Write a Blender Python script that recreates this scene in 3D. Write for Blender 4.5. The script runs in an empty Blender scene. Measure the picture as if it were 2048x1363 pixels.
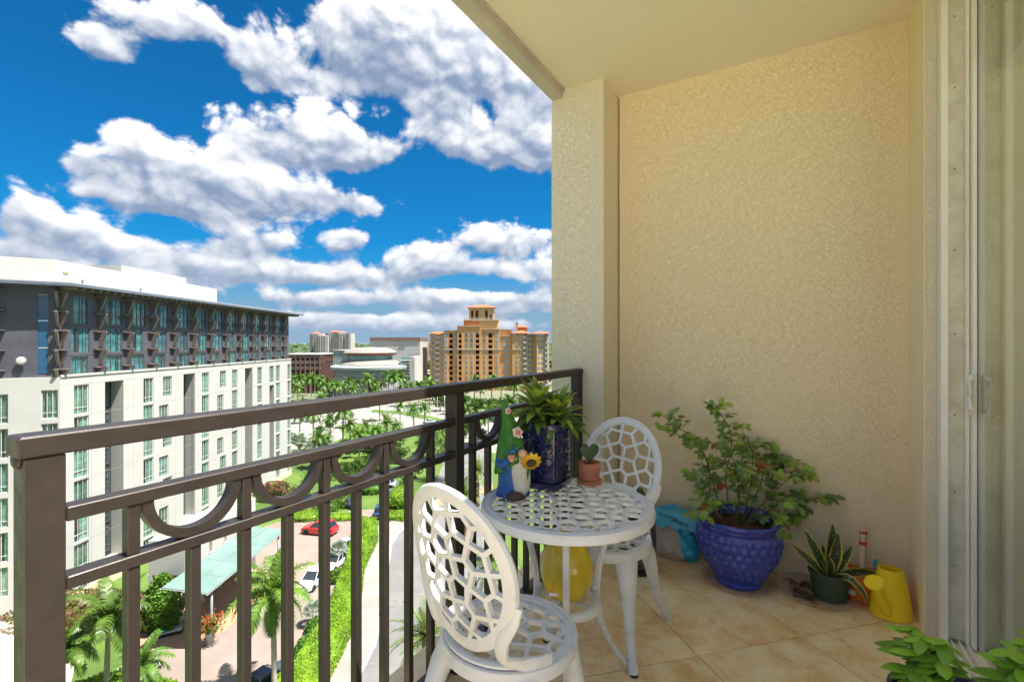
import bpy, bmesh, math, random
from math import sin, cos, pi, radians, sqrt, atan, atan2, hypot
from mathutils import Vector, Matrix

SC = bpy.context.scene
COL = SC.collection
TH = radians(30.8)          # camera heading, measured from the balcony's long axis
CT, ST = cos(TH), sin(TH)
FPX = 950.0                 # focal length in photo pixels (2048 wide)
EYE = 1.225                 # eye height above the balcony floor
GZ = EYE - 28.0             # street level
random.seed(7)

# ------------------------------------------------------------------ camera
cam = bpy.data.cameras.new('camera')
cam.sensor_width = 36.0
cam.lens = FPX / 2048 * 36
cam.shift_y = 3.0 / 2048
cam.clip_start = 0.05
cam.clip_end = 30000
cam_ob = bpy.data.objects.new('camera', cam)
cam_ob.location = (0, 0, EYE)
cam_ob.rotation_euler = (pi / 2, 0, TH)
COL.objects.link(cam_ob)
SC.camera = cam_ob

SC.view_settings.view_transform = 'Standard'
SC.view_settings.look = 'None'
SC.view_settings.gamma = 1.0
SC.view_settings.use_curve_mapping = False
SC.view_settings.exposure = 2.75
SC.render.engine = 'CYCLES'
SC.cycles.use_denoising = True
SC.cycles.max_bounces = 10
SC.cycles.diffuse_bounces = 7
SC.cycles.glossy_bounces = 4
SC.cycles.transmission_bounces = 6
SC.cycles.transparent_max_bounces = 12
SC.cycles.caustics_reflective = False
SC.cycles.caustics_refractive = False
SC.cycles.sample_clamp_indirect = 6.0

# ------------------------------------------------------------------ node helper
class V:
    """A node socket with arithmetic."""
    def __init__(self, nt, s): self.nt, self.s = nt, s
    def m(self, op, *a, clamp=False):
        n = self.nt.nodes.new('ShaderNodeMath'); n.operation = op; n.use_clamp = clamp
        for i, x in enumerate((self,) + a):
            if isinstance(x, V): self.nt.links.new(x.s, n.inputs[i])
            else: n.inputs[i].default_value = x
        return V(self.nt, n.outputs[0])
    def __add__(self, o): return self.m('ADD', o)
    def __radd__(self, o): return self.m('ADD', o)
    def __sub__(self, o): return self.m('SUBTRACT', o)
    def __rsub__(self, o): return (self * -1.0) + o
    def __mul__(self, o): return self.m('MULTIPLY', o)
    def __rmul__(self, o): return self.m('MULTIPLY', o)
    def __truediv__(self, o): return self.m('DIVIDE', o)
    def exp(self): return self.m('EXPONENT')
    def smooth(self, a, b, c=0.0, d=1.0):
        n = self.nt.nodes.new('ShaderNodeMapRange'); n.interpolation_type = 'SMOOTHSTEP'
        self.nt.links.new(self.s, n.inputs[0])
        for i, x in enumerate((a, b, c, d)): n.inputs[i + 1].default_value = x
        return V(self.nt, n.outputs[0])
    def lin(self, a, b, c=0.0, d=1.0):
        n = self.nt.nodes.new('ShaderNodeMapRange'); n.clamp = True
        self.nt.links.new(self.s, n.inputs[0])
        for i, x in enumerate((a, b, c, d)): n.inputs[i + 1].default_value = x
        return V(self.nt, n.outputs[0])

def mixcol(nt, f, a, b, mode='MIX'):
    n = nt.nodes.new('ShaderNodeMix'); n.data_type = 'RGBA'; n.blend_type = mode
    for i, x in ((0, f), (6, a), (7, b)):
        if isinstance(x, V): nt.links.new(x.s, n.inputs[i])
        elif i == 0: n.inputs[0].default_value = x
        else: n.inputs[i].default_value = (*x[:3], 1)
    return V(nt, n.outputs[2])

def combine(nt, x, y, z):
    n = nt.nodes.new('ShaderNodeCombineXYZ')
    for i, q in enumerate((x, y, z)):
        if isinstance(q, V): nt.links.new(q.s, n.inputs[i])
        else: n.inputs[i].default_value = q
    return V(nt, n.outputs[0])

def noise(nt, vec, scale, detail=4, rough=.55, dist=0.0, out=0, ntype='FBM', dim='3D'):
    n = nt.nodes.new('ShaderNodeTexNoise'); n.noise_type = ntype; n.noise_dimensions = dim
    n.inputs['Scale'].default_value = scale; n.inputs['Detail'].default_value = detail
    n.inputs['Roughness'].default_value = rough; n.inputs['Distortion'].default_value = dist
    if vec is not None: nt.links.new(vec.s, n.inputs['Vector'])
    return V(nt, n.outputs[out])

def voronoi(nt, vec, scale, feature='F1', detail=0, rough=.5, rand=1.0, out=0, dim='3D'):
    n = nt.nodes.new('ShaderNodeTexVoronoi'); n.feature = feature; n.voronoi_dimensions = dim
    n.inputs['Scale'].default_value = scale; n.inputs['Randomness'].default_value = rand
    if 'Detail' in n.inputs: n.inputs['Detail'].default_value = detail; n.inputs['Roughness'].default_value = rough
    if vec is not None: nt.links.new(vec.s, n.inputs['Vector'])
    return V(nt, n.outputs[out])

# ------------------------------------------------------------------ world: clear sky with cumulus
SUN_EL = radians(65)
SUN_AZ = radians(75)        # compass-like, from +Y towards +X
def build_world():
    w = bpy.data.worlds.new('World'); SC.world = w; w.use_nodes = True
    w.cycles.sampling_method = 'NONE'
    nt = w.node_tree; nt.nodes.clear()
    out = nt.nodes.new('ShaderNodeOutputWorld'); bg = nt.nodes.new('ShaderNodeBackground')
    nt.links.new(bg.outputs[0], out.inputs[0])
    bg.inputs[1].default_value = 0.1
    sky = nt.nodes.new('ShaderNodeTexSky'); sky.sky_type = 'NISHITA'; sky.sun_disc = False
    sky.sun_elevation = SUN_EL; sky.sun_rotation = SUN_AZ; sky.altitude = 30
    sky.air_density = 1.0; sky.dust_density = 0.35; sky.ozone_density = 2.6
    tc = nt.nodes.new('ShaderNodeTexCoord'); sep = nt.nodes.new('ShaderNodeSeparateXYZ')
    nt.links.new(tc.outputs['Generated'], sep.inputs[0])
    x, y, z = (V(nt, sep.outputs[i]) for i in range(3))
    u = x.m('ARCTAN2', y)                 # azimuth
    v = z.m('ARCSINE')                    # elevation
    # the larger cumulus seen from the balcony: bearing / elevation (degrees), half-sizes, weight
    blobs = []
    def cl(px, py, wx, wy, a=1.0):
        k = (px - 1024) / FPX
        az = atan(k) - TH
        el = atan((684.5 - py) / FPX / sqrt(1 + k * k))
        blobs.append((az, el, 1.12 * wx / FPX / (1 + k * k), 1.22 * wy / FPX / sqrt(1 + k * k), a))
    for b in CLOUDS: cl(*b)
    def vm(op, *args):
        n = nt.nodes.new('ShaderNodeVectorMath'); n.operation = op
        for i, q in enumerate(args):
            if isinstance(q, V): nt.links.new(q.s, n.inputs[i])
            else: n.inputs[i].default_value = q
        return n
    def mad(x, k, acc):
        return x * k if acc is None else x.m('MULTIPLY_ADD', k, acc)
    uv = combine(nt, u, v, 0.0)
    S = HC = HS = None
    for az, el, sx, sy, a in blobs:
        t = V(nt, vm('MULTIPLY_ADD', uv, (1 / sx, 1 / sy, 0), (-az / sx, -el / sy, 0)).outputs[0])
        q = V(nt, vm('DOT_PRODUCT', t, t).outputs['Value'])
        n = nt.nodes.new('ShaderNodeMath'); n.operation = 'POWER'; n.inputs[0].default_value = .36788; nt.links.new(q.s, n.inputs[1])
        g = V(nt, n.outputs[0])
        S = mad(g, a, S); HC = mad(g, a * el, HC); HS = mad(g, a * sy, HS)
    rel = ((v * S - HC) / (HS + 0.0008)).lin(-1.0, 1.0, -1.0, 1.0)      # height inside the cloud
    # outside that patch of sky the clouds go on, made denser for more light
    du = (u + TH + 0.35) * (1 / 0.75); dv = (v - 0.2) * (1 / 0.55)
    outside = (du * du + dv * dv).smooth(0.8, 1.6)
    gvec = combine(nt, x / (z + 0.16) + GOX, y / (z + 0.16) + GOY, 0.0)
    ngen = noise(nt, gvec, 1.1, 3, .5, dim='2D')
    gen = ngen.smooth(0.40, 0.56) * outside * z.smooth(-0.02, 0.08)
    S = S.m('MINIMUM', 1.25) + gen * 0.9
    # cauliflower detail
    def warp(uu, vv):
        p = combine(nt, uu, vv * 1.35, 0.0)
        wv = noise(nt, p, 5.0, 2, .5, out=1, dim='2D')
        n2 = nt.nodes.new('ShaderNodeVectorMath'); n2.operation = 'MULTIPLY_ADD'
        nt.links.new(wv.s, n2.inputs[0]); n2.inputs[1].default_value = (.06, .06, 0); nt.links.new(p.s, n2.inputs[2])
        return V(nt, n2.outputs[0])
    def puff(q, det, vdet):
        f = noise(nt, q, 8.0, det, .60, dim='2D')
        vo = voronoi(nt, q, 15.0, 'F1', vdet, .55, dim='2D')
        return f * 0.62 + (1.0 - vo) * 0.38
    q0 = warp(u, v); q1 = warp(u + 0.008, v + 0.015)
    P0 = puff(q0, 9, 3)
    R0 = puff(q0, 4, 1.5)
    R1 = puff(q1, 4, 1.5)
    low = noise(nt, combine(nt, u, v * 1.8, 3.7), 3.2, 3, .5, dim='2D')
    veil = v.smooth(0.015, 0.19, 1.0, 0.0) * noise(nt, combine(nt, u, v * 3.2, 0.0), 5.0, 3, .5, dim='2D').smooth(.34, .60)
    F = S * 1.42 + (P0 - 0.54) * 1.75 + (low - .5) * .45 + rel * .14 + veil * .55
    alpha = F.smooth(0.20, 0.72)
    core = F.smooth(0.45, 1.3)
    relief = ((R0 - R1) * 4.2).lin(-0.7, 0.7, -0.5, 0.5)
    lit = 0.52 + rel * 0.58 + relief * 0.24 + (P0 - .54) * 0.65 - core * 0.04
    lit = lit.lin(0.0, 1.0).m('POWER', 1.25)
    haze = v.smooth(0.0, 0.22, 1.0, 0.0)
    shade_c = mixcol(nt, haze, (0.40, 0.54, 0.80), (0.60, 0.74, 0.98))
    light_c = mixcol(nt, haze, (2.6, 2.52, 2.42), (1.65, 1.68, 1.7))
    cloud = mixcol(nt, lit, shade_c, light_c)
    tint = mixcol(nt, haze.m('POWER', 1.5), (0.011, 0.125, 0.198), (0.045, 0.09, 0.135))
    sk = mixcol(nt, 1.0, V(nt, sky.outputs[0]), tint, 'MULTIPLY')
    sk = mixcol(nt, haze.m('POWER', 2.0), sk, (.45, .70, .97))
    fin = mixcol(nt, alpha * v.smooth(-0.01, 0.02), sk, cloud)
    nt.links.new(fin.s, bg.inputs[0])
GOX, GOY = 0.0, 0.0
CLOUDS = [
    (200, 95, 60, 32, .9), (300, 50, 110, 36, .9), (400, 35, 50, 30, .6),
    (515, 110, 58, 42, 1.0), (600, 160, 120, 20, .6), (680, 50, 60, 34, .9), (800, 45, 90, 55, 1.1), (930, 95, 90, 50, 1.1), (1060, 165, 70, 60, .9), (740, 125, 120, 30, .9), (900, 150, 120, 26, .7),
    (875, 215, 50, 34, .95), (960, 285, 130, 34, 1.1), (1080, 290, 70, 45, .9),
    (490, 285, 56, 32, .95), (640, 268, 90, 38, 1.05), (700, 305, 90, 24, .9), (590, 310, 90, 18, .7),
    (272, 285, 46, 30, 1.05), (160, 330, 60, 26, .7), (330, 350, 110, 42, 1.05), (520, 375, 130, 36, 1.05), (690, 405, 90, 20, .9), (370, 415, 200, 22, .9),
    (40, 425, 46, 34, 1.0), (130, 465, 90, 30, 1.0), (280, 500, 110, 24, .8), (0, 510, 140, 24, .9),
    (500, 485, 100, 26, 1.0), (610, 545, 140, 18, .8), (692, 478, 42, 28, 1.0), (430, 540, 130, 18, .8), (300, 560, 200, 18, .6),
    (840, 515, 50, 30, .9), (1000, 480, 100, 24, 1.05), (930, 535, 160, 18, .8), (740, 560, 110, 14, .7),
    (860, 597, 110, 16, .95), (640, 598, 110, 14, .8), (1010, 608, 100, 18, .9), (760, 640, 190, 11, .7), (960, 652, 190, 11, .7), (600, 648, 120, 9, .6), (1090, 560, 60, 30, .6)]
build_world()

sun = bpy.data.lights.new('sun', 'SUN'); sun.energy = 2.0; sun.angle = radians(0.53); sun.color = (1.0, 0.955, 0.88)
sun_ob = bpy.data.objects.new('sun', sun); COL.objects.link(sun_ob)
_sd = Vector((sin(SUN_AZ) * cos(SUN_EL), cos(SUN_AZ) * cos(SUN_EL), sin(SUN_EL)))
sun_ob.rotation_euler = _sd.to_track_quat('Z', 'Y').to_euler()
sun_ob.location = (20, 0, 40)

# ------------------------------------------------------------------ mesh helpers
class MB:
    """Collects simple shapes into one mesh."""
    def __init__(self): self.v = []; self.f = []
    def add(self, vs, fs):
        o = len(self.v); self.v += [tuple(p) for p in vs]; self.f += [tuple(i + o for i in f) for f in fs]; return self
    def box(self, x0, x1, y0, y1, z0, z1):
        return self.add([(x0, y0, z0), (x1, y0, z0), (x1, y1, z0), (x0, y1, z0), (x0, y0, z1), (x1, y0, z1), (x1, y1, z1), (x0, y1, z1)],
                        [(0, 3, 2, 1), (4, 5, 6, 7), (0, 1, 5, 4), (1, 2, 6, 5), (2, 3, 7, 6), (3, 0, 4, 7)])
    def cbox(self, x0, x1, y0, y1, z0, z1, c):
        """box with chamfered long edges (all twelve), chamfer c"""
        vs = []; 
        for z, i in ((z0, c), (z0 + c, 0), (z1 - c, 0), (z1, c)):
            a, b, p, q = x0 + i, x1 - i, y0 + i, y1 - i
            k = c
            vs += [(a + k, p, z), (b - k, p, z), (b, p + k, z), (b, q - k, z), (b - k, q, z), (a + k, q, z), (a, q - k, z), (a, p + k, z)]
        fs = [tuple(range(7, -1, -1)), tuple(range(24, 32))]
        for l in range(3):
            for i in range(8):
                j = (i + 1) % 8; fs.append((l * 8 + i, l * 8 + j, l * 8 + 8 + j, l * 8 + 8 + i))
        return self.add(vs, fs)
    def quad(self, a, b, c, d): return self.add([a, b, c, d], [(0, 1, 2, 3)])
    def prism(self, pts, z0, z1):
        """polygon (ccw) pulled up from z0 to z1"""
        n = len(pts)
        vs = [(p[0], p[1], z0) for p in pts] + [(p[0], p[1], z1) for p in pts]
        fs = [tuple(range(n - 1, -1, -1)), tuple(range(n, 2 * n))]
        fs += [(i, (i + 1) % n, n + (i + 1) % n, n + i) for i in range(n)]
        return self.add(vs, fs)
    def extr(self, pts, axis, a0, a1):
        """polygon in the plane across an axis, pulled along it; axis x: pts=(y,z), y: pts=(x,z)"""
        n = len(pts)
        mk = (lambda p, a: (a, p[0], p[1])) if axis == 'x' else (lambda p, a: (p[0], a, p[1]))
        vs = [mk(p, a0) for p in pts] + [mk(p, a1) for p in pts]
        fs = [tuple(range(n)), tuple(range(2 * n - 1, n - 1, -1))]
        fs += [(i, n + i, n + (i + 1) % n, (i + 1) % n) for i in range(n)]
        return self.add(vs, fs)
    def tube(self, pts, rad, n=8, squash=None, caps=True, up=(0, 0, 1)):
        """pipe along points; rad number or list; squash=(a,b) scales the two section axes (numbers or lists)"""
        P = [Vector(p) for p in pts]; m = len(P)
        R = rad if isinstance(rad, (list, tuple)) else [rad] * m
        vs = []
        for i, p in enumerate(P):
            t = (P[min(i + 1, m - 1)] - P[max(i - 1, 0)]).normalized()
            u = Vector(up)
            if abs(t.dot(u)) > .95: u = Vector((1, 0, 0)) if abs(t.x) < .9 else Vector((0, 1, 0))
            a = t.cross(u).normalized(); b = a.cross(t).normalized()
            sa, sb = (1, 1) if squash is None else ((squash[0][i] if isinstance(squash[0], (list, tuple)) else squash[0]), (squash[1][i] if isinstance(squash[1], (list, tuple)) else squash[1]))
            for k in range(n):
                w = 2 * pi * (k + .5) / n
                vs.append(p + a * (R[i] * sa * cos(w)) + b * (R[i] * sb * sin(w)))
        fs = []
        for i in range(m - 1):
            for k in range(n):
                j = (k + 1) % n; fs.append((i * n + k, i * n + j, i * n + n + j, i * n + n + k))
        if caps: fs += [tuple(range(n - 1, -1, -1)), tuple(range((m - 1) * n, m * n))]
        return self.add(vs, fs)
    def lathe(self, prof, n=32, cx=0, cy=0, sx=1, sy=1, fn=None, closed=False):
        """profile [(r,z)...] turned about the vertical; fn(r,z,angle)->(r,z) changes the surface"""
        vs = []
        for r, z in prof:
            for k in range(n):
                a = 2 * pi * k / n
                rr, zz = fn(r, z, a) if fn else (r, z)
                vs.append((cx + rr * cos(a) * sx, cy + rr * sin(a) * sy, zz))
        m = len(prof); fs = []
        for i in range(m if closed else m - 1):
            i2 = (i + 1) % m
            for k in range(n):
                j = (k + 1) % n; fs.append((i * n + k, i * n + j, i2 * n + j, i2 * n + k))
        if not closed:
            if prof[0][0] > 1e-5: fs.append(tuple(range(n - 1, -1, -1)))
            if prof[-1][0] > 1e-5: fs.append(tuple(range((m - 1) * n, m * n)))
        return self.add(vs, fs)
    def ball(self, c, r, n=12, m=8, sx=1, sy=1, sz=1):
        o = len(self.v)
        self.lathe([(max(1e-6, sin(pi * i / m)) * r, -cos(pi * i / m) * r) for i in range(m + 1)], n)
        self.v[o:] = [(c[0] + x * sx, c[1] + y * sy, c[2] + z * sz) for x, y, z in self.v[o:]]
        return self
    def xf(self, M, start=0):
        self.v[start:] = [tuple(M @ Vector(p)) for p in self.v[start:]]; return self
    def mesh(self, name, mat=None, smooth=False):
        me = bpy.data.meshes.new(name); me.from_pydata(self.v, [], self.f); me.update()
        if smooth is True: me.shade_smooth()
        elif smooth: me.shade_smooth(); set_sharp(me, smooth)
        if mat: me.materials.append(MAT[mat] if isinstance(mat, str) else mat)
        return me
    def build(self, name, mat=None, parent=None, smooth=False, loc=None, rot=None):
        return link(name, self.mesh(name, mat, smooth), parent, loc, rot)

def set_sharp(me, deg):
    try: me.set_sharp_from_angle(angle=radians(deg))
    except Exception: pass

def link(name, me, parent=None, loc=None, rot=None):
    o = bpy.data.objects.new(name, me); COL.objects.link(o)
    if parent: o.parent = parent
    if loc: o.location = loc
    if rot: o.rotation_euler = rot
    return o

def tag(o, label=None, cat=None, group=None, kind=None):
    for k, x in (('label', label), ('category', cat), ('group', group), ('kind', kind)):
        if x: o[k] = x
    return o

def build_faces(mb, name, m, parent):
    """every face of the collected shape becomes a part of its own"""
    for f in mb.f:
        MB().add([mb.v[i] for i in f], [tuple(range(len(f)))]).build(name, m, parent)

def thing(name, label, cat, loc=(0, 0, 0), rz=0.0, group=None):
    e = bpy.data.objects.new(name, None); COL.objects.link(e); e.empty_display_size = .2
    e.location = loc; e.rotation_euler = (0, 0, rz)
    return tag(e, label, cat, group)

def copy_tree(o, parent=None, **kw):
    c = o.copy(); COL.objects.link(c); c.parent = parent
    for ch in o.children: copy_tree(ch, c)
    if 'loc' in kw: c.location = kw['loc']
    if 'rz' in kw: c.rotation_euler = (0, 0, kw['rz'])
    if 'scale' in kw: c.scale = (kw['scale'],) * 3
    tag(c, kw.get('label'), kw.get('cat'), kw.get('group'))
    return c

def W(r, d, z=None):
    """right / ahead of the balcony's outlook -> world"""
    return (r * CT - d * ST, r * ST + d * CT, GZ if z is None else z)
def G(px, py, z=0.0):
    """street-level point that the photo shows at that pixel (r, d)"""
    d = (EYE - GZ - z) * FPX / (py - 684.5)
    return ((px - 1024) / FPX * d, d)
def GW(px, py, z=0.0):
    r, d = G(px, py, z); return W(r, d, GZ + z)

def wall_holes(mb, u0, u1, v0, v1, holes, depth, P, back=None):
    """sheet in (u,v) with rectangular openings and reveals; P(u,v,w)->xyz, w inward"""
    us = sorted({u0, u1, *[h[0] for h in holes], *[h[1] for h in holes]}); us = [u for u in us if u0 <= u <= u1]
    vs = sorted({v0, v1, *[h[2] for h in holes], *[h[3] for h in holes]}); vs = [v for v in vs if v0 <= v <= v1]
    for i in range(len(us) - 1):
        # merge vertically
        run = None
        for j in range(len(vs) - 1):
            um, vm = (us[i] + us[i + 1]) / 2, (vs[j] + vs[j + 1]) / 2
            solid = not any(h[0] < um < h[1] and h[2] < vm < h[3] for h in holes)
            if solid:
                run = (run[0], vs[j + 1]) if run else (vs[j], vs[j + 1])
            if (not solid or j == len(vs) - 2) and run:
                a, b = run; mb.quad(P(us[i], a, 0), P(us[i + 1], a, 0), P(us[i + 1], b, 0), P(us[i], b, 0)); run = None
    for h in holes:
        a, b, c, e = h[:4]; dp = h[4] if len(h) > 4 else depth
        mb.quad(P(a, c, 0), P(b, c, 0), P(b, c, dp), P(a, c, dp)); mb.quad(P(a, e, dp), P(b, e, dp), P(b, e, 0), P(a, e, 0))
        mb.quad(P(a, c, dp), P(a, e, dp), P(a, e, 0), P(a, c, 0)); mb.quad(P(b, c, 0), P(b, e, 0), P(b, e, dp), P(b, c, dp))
        if back is not None: back.quad(P(a, c, dp), P(b, c, dp), P(b, e, dp), P(a, e, dp))

# ------------------------------------------------------------------ materials
MAT = {}
def mat(name, col, col2=None, rough=.6, metal=0.0, scale=8.0, detail=5, bump=0.0, bscale=None, spec=.5, coat=0.0, trans=0.0,
        cmin=.35, cmax=.65, sub=0.0, rvar=0.0, space='Object', objvar=0.0, speck=None):
    m = bpy.data.materials.new(name); m.use_nodes = True; nt = m.node_tree
    b = nt.nodes['Principled BSDF']
    b.inputs['Roughness'].default_value = rough; b.inputs['Metallic'].default_value = metal
    b.inputs['Specular IOR Level'].default_value = spec; b.inputs['Coat Weight'].default_value = coat
    b.inputs['Coat Roughness'].default_value = .08
    tc = nt.nodes.new('ShaderNodeTexCoord')
    if space == 'World':
        geo = nt.nodes.new('ShaderNodeNewGeometry'); vec = V(nt, geo.outputs['Position'])
    else: vec = V(nt, tc.outputs[space])
    c2 = col2 or tuple(x * .82 for x in col)
    n = noise(nt, vec, scale, detail, .6)
    c = mixcol(nt, n.smooth(cmin, cmax), c2, col)
    if objvar:
        oi = nt.nodes.new('ShaderNodeObjectInfo'); r = V(nt, oi.outputs['Random'])
        hv = nt.nodes.new('ShaderNodeHueSaturation'); nt.links.new(c.s, hv.inputs['Color'])
        nt.links.new(r.lin(0, 1, 1 - objvar, 1 + objvar).s, hv.inputs['Value'])
        nt.links.new((r * 7.31).m('FRACT').lin(0, 1, .5 - objvar * .06, .5 + objvar * .06).s, hv.inputs['Hue'])
        c = V(nt, hv.outputs[0])
    if speck:
        sc_, colS, th = speck
        vo = voronoi(nt, vec, sc_); c = mixcol(nt, vo.smooth(th, th * .6), c, colS)
    nt.links.new(c.s, b.inputs['Base Color'])
    if rvar:
        nt.links.new(noise(nt, vec, scale * 2.3, 3, .6).lin(.3, .7, max(0.02, rough - rvar), rough + rvar).s, b.inputs['Roughness'])
    if bump:
        bp = nt.nodes.new('ShaderNodeBump'); bp.inputs['Strength'].default_value = 1.0; bp.inputs['Distance'].default_value = bump
        nt.links.new(noise(nt, vec, bscale or scale * 4, 4, .6).s, bp.inputs['Height']); nt.links.new(bp.outputs[0], b.inputs['Normal'])
    MAT[name] = m
    return m

def stucco(name, col, col2, bump, sc, rough=.85):
    """hand-trowelled knock-down stucco: short raised strokes over a fine grain"""
    m = bpy.data.materials.new(name); m.use_nodes = True; nt = m.node_tree; b = nt.nodes['Principled BSDF']
    b.inputs['Roughness'].default_value = rough; b.inputs['Specular IOR Level'].default_value = .25
    vec = V(nt, nt.nodes.new('ShaderNodeTexCoord').outputs['Object'])
    big = noise(nt, vec, 1.3, 4, .6)
    mid = noise(nt, vec, 9, 4, .6)
    c = mixcol(nt, (big * .6 + mid * .4).smooth(.36, .64), col2, col)
    h1 = noise(nt, vec, sc, 3, .55, .9)
    ridge = (h1 - .5).m('ABSOLUTE').smooth(0.0, .07, 1.0, 0.0)
    patch = noise(nt, vec, sc * .22, 2, .5).lin(.35, .65, .8, 1.0)
    fine = noise(nt, vec, sc * 5, 3, .6)
    h = ridge * patch * .55 + fine * .6
    bp = nt.nodes.new('ShaderNodeBump'); bp.inputs['Distance'].default_value = bump; bp.inputs['Strength'].default_value = 1.0
    nt.links.new(h.s, bp.inputs['Height']); nt.links.new(bp.outputs[0], b.inputs['Normal'])
    nt.links.new(c.s, b.inputs['Base Color'])
    MAT[name] = m

def leafmat(name, col, col2, tr=.35, rough=.45, scale=6.0, objvar=0.0, edge=None):
    """leaf: gloss over diffuse with light passing through"""
    m = bpy.data.materials.new(name); m.use_nodes = True; nt = m.node_tree; nt.nodes.clear()
    out = nt.nodes.new('ShaderNodeOutputMaterial')
    vec = V(nt, nt.nodes.new('ShaderNodeTexCoord').outputs['Object'])
    c = mixcol(nt, noise(nt, vec, scale, 3, .6).smooth(.35, .65), col2, col)
    if objvar:
        oi = nt.nodes.new('ShaderNodeObjectInfo'); r = V(nt, oi.outputs['Random'])
        hv = nt.nodes.new('ShaderNodeHueSaturation'); nt.links.new(c.s, hv.inputs['Color'])
        nt.links.new(r.lin(0, 1, 1 - objvar, 1 + objvar).s, hv.inputs['Value'])
        nt.links.new((r * 5.3).m('FRACT').lin(0, 1, .49, .515).s, hv.inputs['Hue'])
        c = V(nt, hv.outputs[0])
    p = nt.nodes.new('ShaderNodeBsdfPrincipled'); p.inputs['Roughness'].default_value = rough; p.inputs['Specular IOR Level'].default_value = .4
    t = nt.nodes.new('ShaderNodeBsdfTranslucent'); mx = nt.nodes.new('ShaderNodeMixShader'); mx.inputs[0].default_value = tr
    nt.links.new(c.s, p.inputs['Base Color'])
    c3 = mixcol(nt, 1.0, c, (1.25, 1.15, .5), 'MULTIPLY'); nt.links.new(c3.s, t.inputs['Color'])
    nt.links.new(p.outputs[0], mx.inputs[1]); nt.links.new(t.outputs[0], mx.inputs[2]); nt.links.new(mx.outputs[0], out.inputs[0])
    MAT[name] = m

def glassmat(name, tint=(.9, .95, .93), refl=1.0, rough=0.0):
    m = bpy.data.materials.new(name); m.use_nodes = True; nt = m.node_tree; nt.nodes.clear()
    out = nt.nodes.new('ShaderNodeOutputMaterial')
    tr = nt.nodes.new('ShaderNodeBsdfTransparent'); tr.inputs[0].default_value = (*tint, 1)
    gl = nt.nodes.new('ShaderNodeBsdfGlossy'); gl.inputs['Roughness'].default_value = rough
    lw = nt.nodes.new('ShaderNodeLayerWeight'); lw.inputs[0].default_value = .5
    mx = nt.nodes.new('ShaderNodeMixShader')
    f = V(nt, lw.outputs['Facing']).m('POWER', 5.0) * .96 + .04
    nt.links.new((f * refl).m('MINIMUM', .95).s, mx.inputs[0])
    nt.links.new(tr.outputs[0], mx.inputs[1]); nt.links.new(gl.outputs[0], mx.inputs[2]); nt.links.new(mx.outputs[0], out.inputs[0])
    MAT[name] = m

# balcony
stucco('stucco_wall', (.88, .725, .475), (.87, .715, .465), .0019, 105)
stucco('stucco_column', (.84, .75, .57), (.83, .74, .56), .0025, 105)
stucco('stucco_smooth', (.85, .74, .52), (.84, .73, .51), .0006, 40)
stucco('ceiling_paint', (.78, .71, .57), (.77, .70, .56), .0007, 26)
mat('fascia_paint', (.56, .50, .43), rough=.7, scale=3)
mat('grout', (.66, .50, .32), (.56, .41, .25), rough=.9, scale=30, bump=.0008)
mat('bronze', (.042, .033, .028), (.034, .027, .023), rough=.42, metal=.25, scale=14, bump=.0002, bscale=300, rvar=.08, space='World')
mat('white_cast', (.68, .69, .70), (.53, .52, .49), rough=.42, scale=13, cmin=.22, cmax=.5, bump=.0005, bscale=70, rvar=.1)
mat('reflector_tile', (.82, .76, .64), (.78, .71, .58), rough=.6, scale=3)
mat('rubber', (.03, .028, .026), rough=.8)
mat('white_alu', (.90, .87, .77), (.86, .82, .71), rough=.45, scale=4, rvar=.1)
mat('track_alu', (.80, .75, .62), (.66, .61, .47), rough=.5, scale=12, detail=7, rvar=.1)
mat('gasket', (.05, .035, .04), rough=.6)
mat('screw', (.35, .33, .28), rough=.5, metal=.6)
mat('honey_wood', (.78, .52, .20), (.68, .43, .15), rough=.45, scale=14)
glassmat('door_glass', (.86, .93, .84), 1.9)
mat('room_wall', (.80, .74, .60), rough=.9)
mat('room_floor', (.48, .36, .23), rough=.4)
mat('blind_slat', (.72, .80, .70), rough=.5)

def tile_material():
    m = bpy.data.materials.new('floor_tile'); m.use_nodes = True; nt = m.node_tree; b = nt.nodes['Principled BSDF']
    g = nt.nodes.new('ShaderNodeNewGeometry'); oi = nt.nodes.new('ShaderNodeObjectInfo')
    r = V(nt, oi.outputs['Random'])
    va = nt.nodes.new('ShaderNodeVectorMath'); va.operation = 'ADD'
    nt.links.new(g.outputs['Position'], va.inputs[0]); nt.links.new(combine(nt, r * 7.0, r * 13.0, r * 3.0).s, va.inputs[1])
    vec = V(nt, va.outputs[0])
    a = noise(nt, vec, 3.2, 5, .62, .6); c_ = noise(nt, vec, 11, 6, .68, .5); d_ = noise(nt, vec, 46, 4, .6)
    f = a * .5 + c_ * .36 + d_ * .14
    c = mixcol(nt, f.smooth(.37, .60), (.78, .48, .20), (.94, .79, .50))
    c = mixcol(nt, c_.smooth(.58, .72) * .55, c, (.90, .80, .62))
    c = mixcol(nt, noise(nt, vec, 6.5, 5, .7).smooth(.60, .74) * .5, c, (.60, .31, .10))
    hv = nt.nodes.new('ShaderNodeHueSaturation'); nt.links.new(c.s, hv.inputs['Color']); nt.links.new(r.lin(0, 1, .94, 1.05).s, hv.inputs['Value'])
    nt.links.new(hv.outputs[0], b.inputs['Base Color'])
    nt.links.new(c_.lin(.3, .7, .30, .48).s, b.inputs['Roughness'])
    bp = nt.nodes.new('ShaderNodeBump'); bp.inputs['Distance'].default_value = .0007
    nt.links.new(f.s, bp.inputs['Height']); nt.links.new(bp.outputs[0], b.inputs['Normal'])
    MAT['floor_tile'] = m
tile_material()

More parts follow.
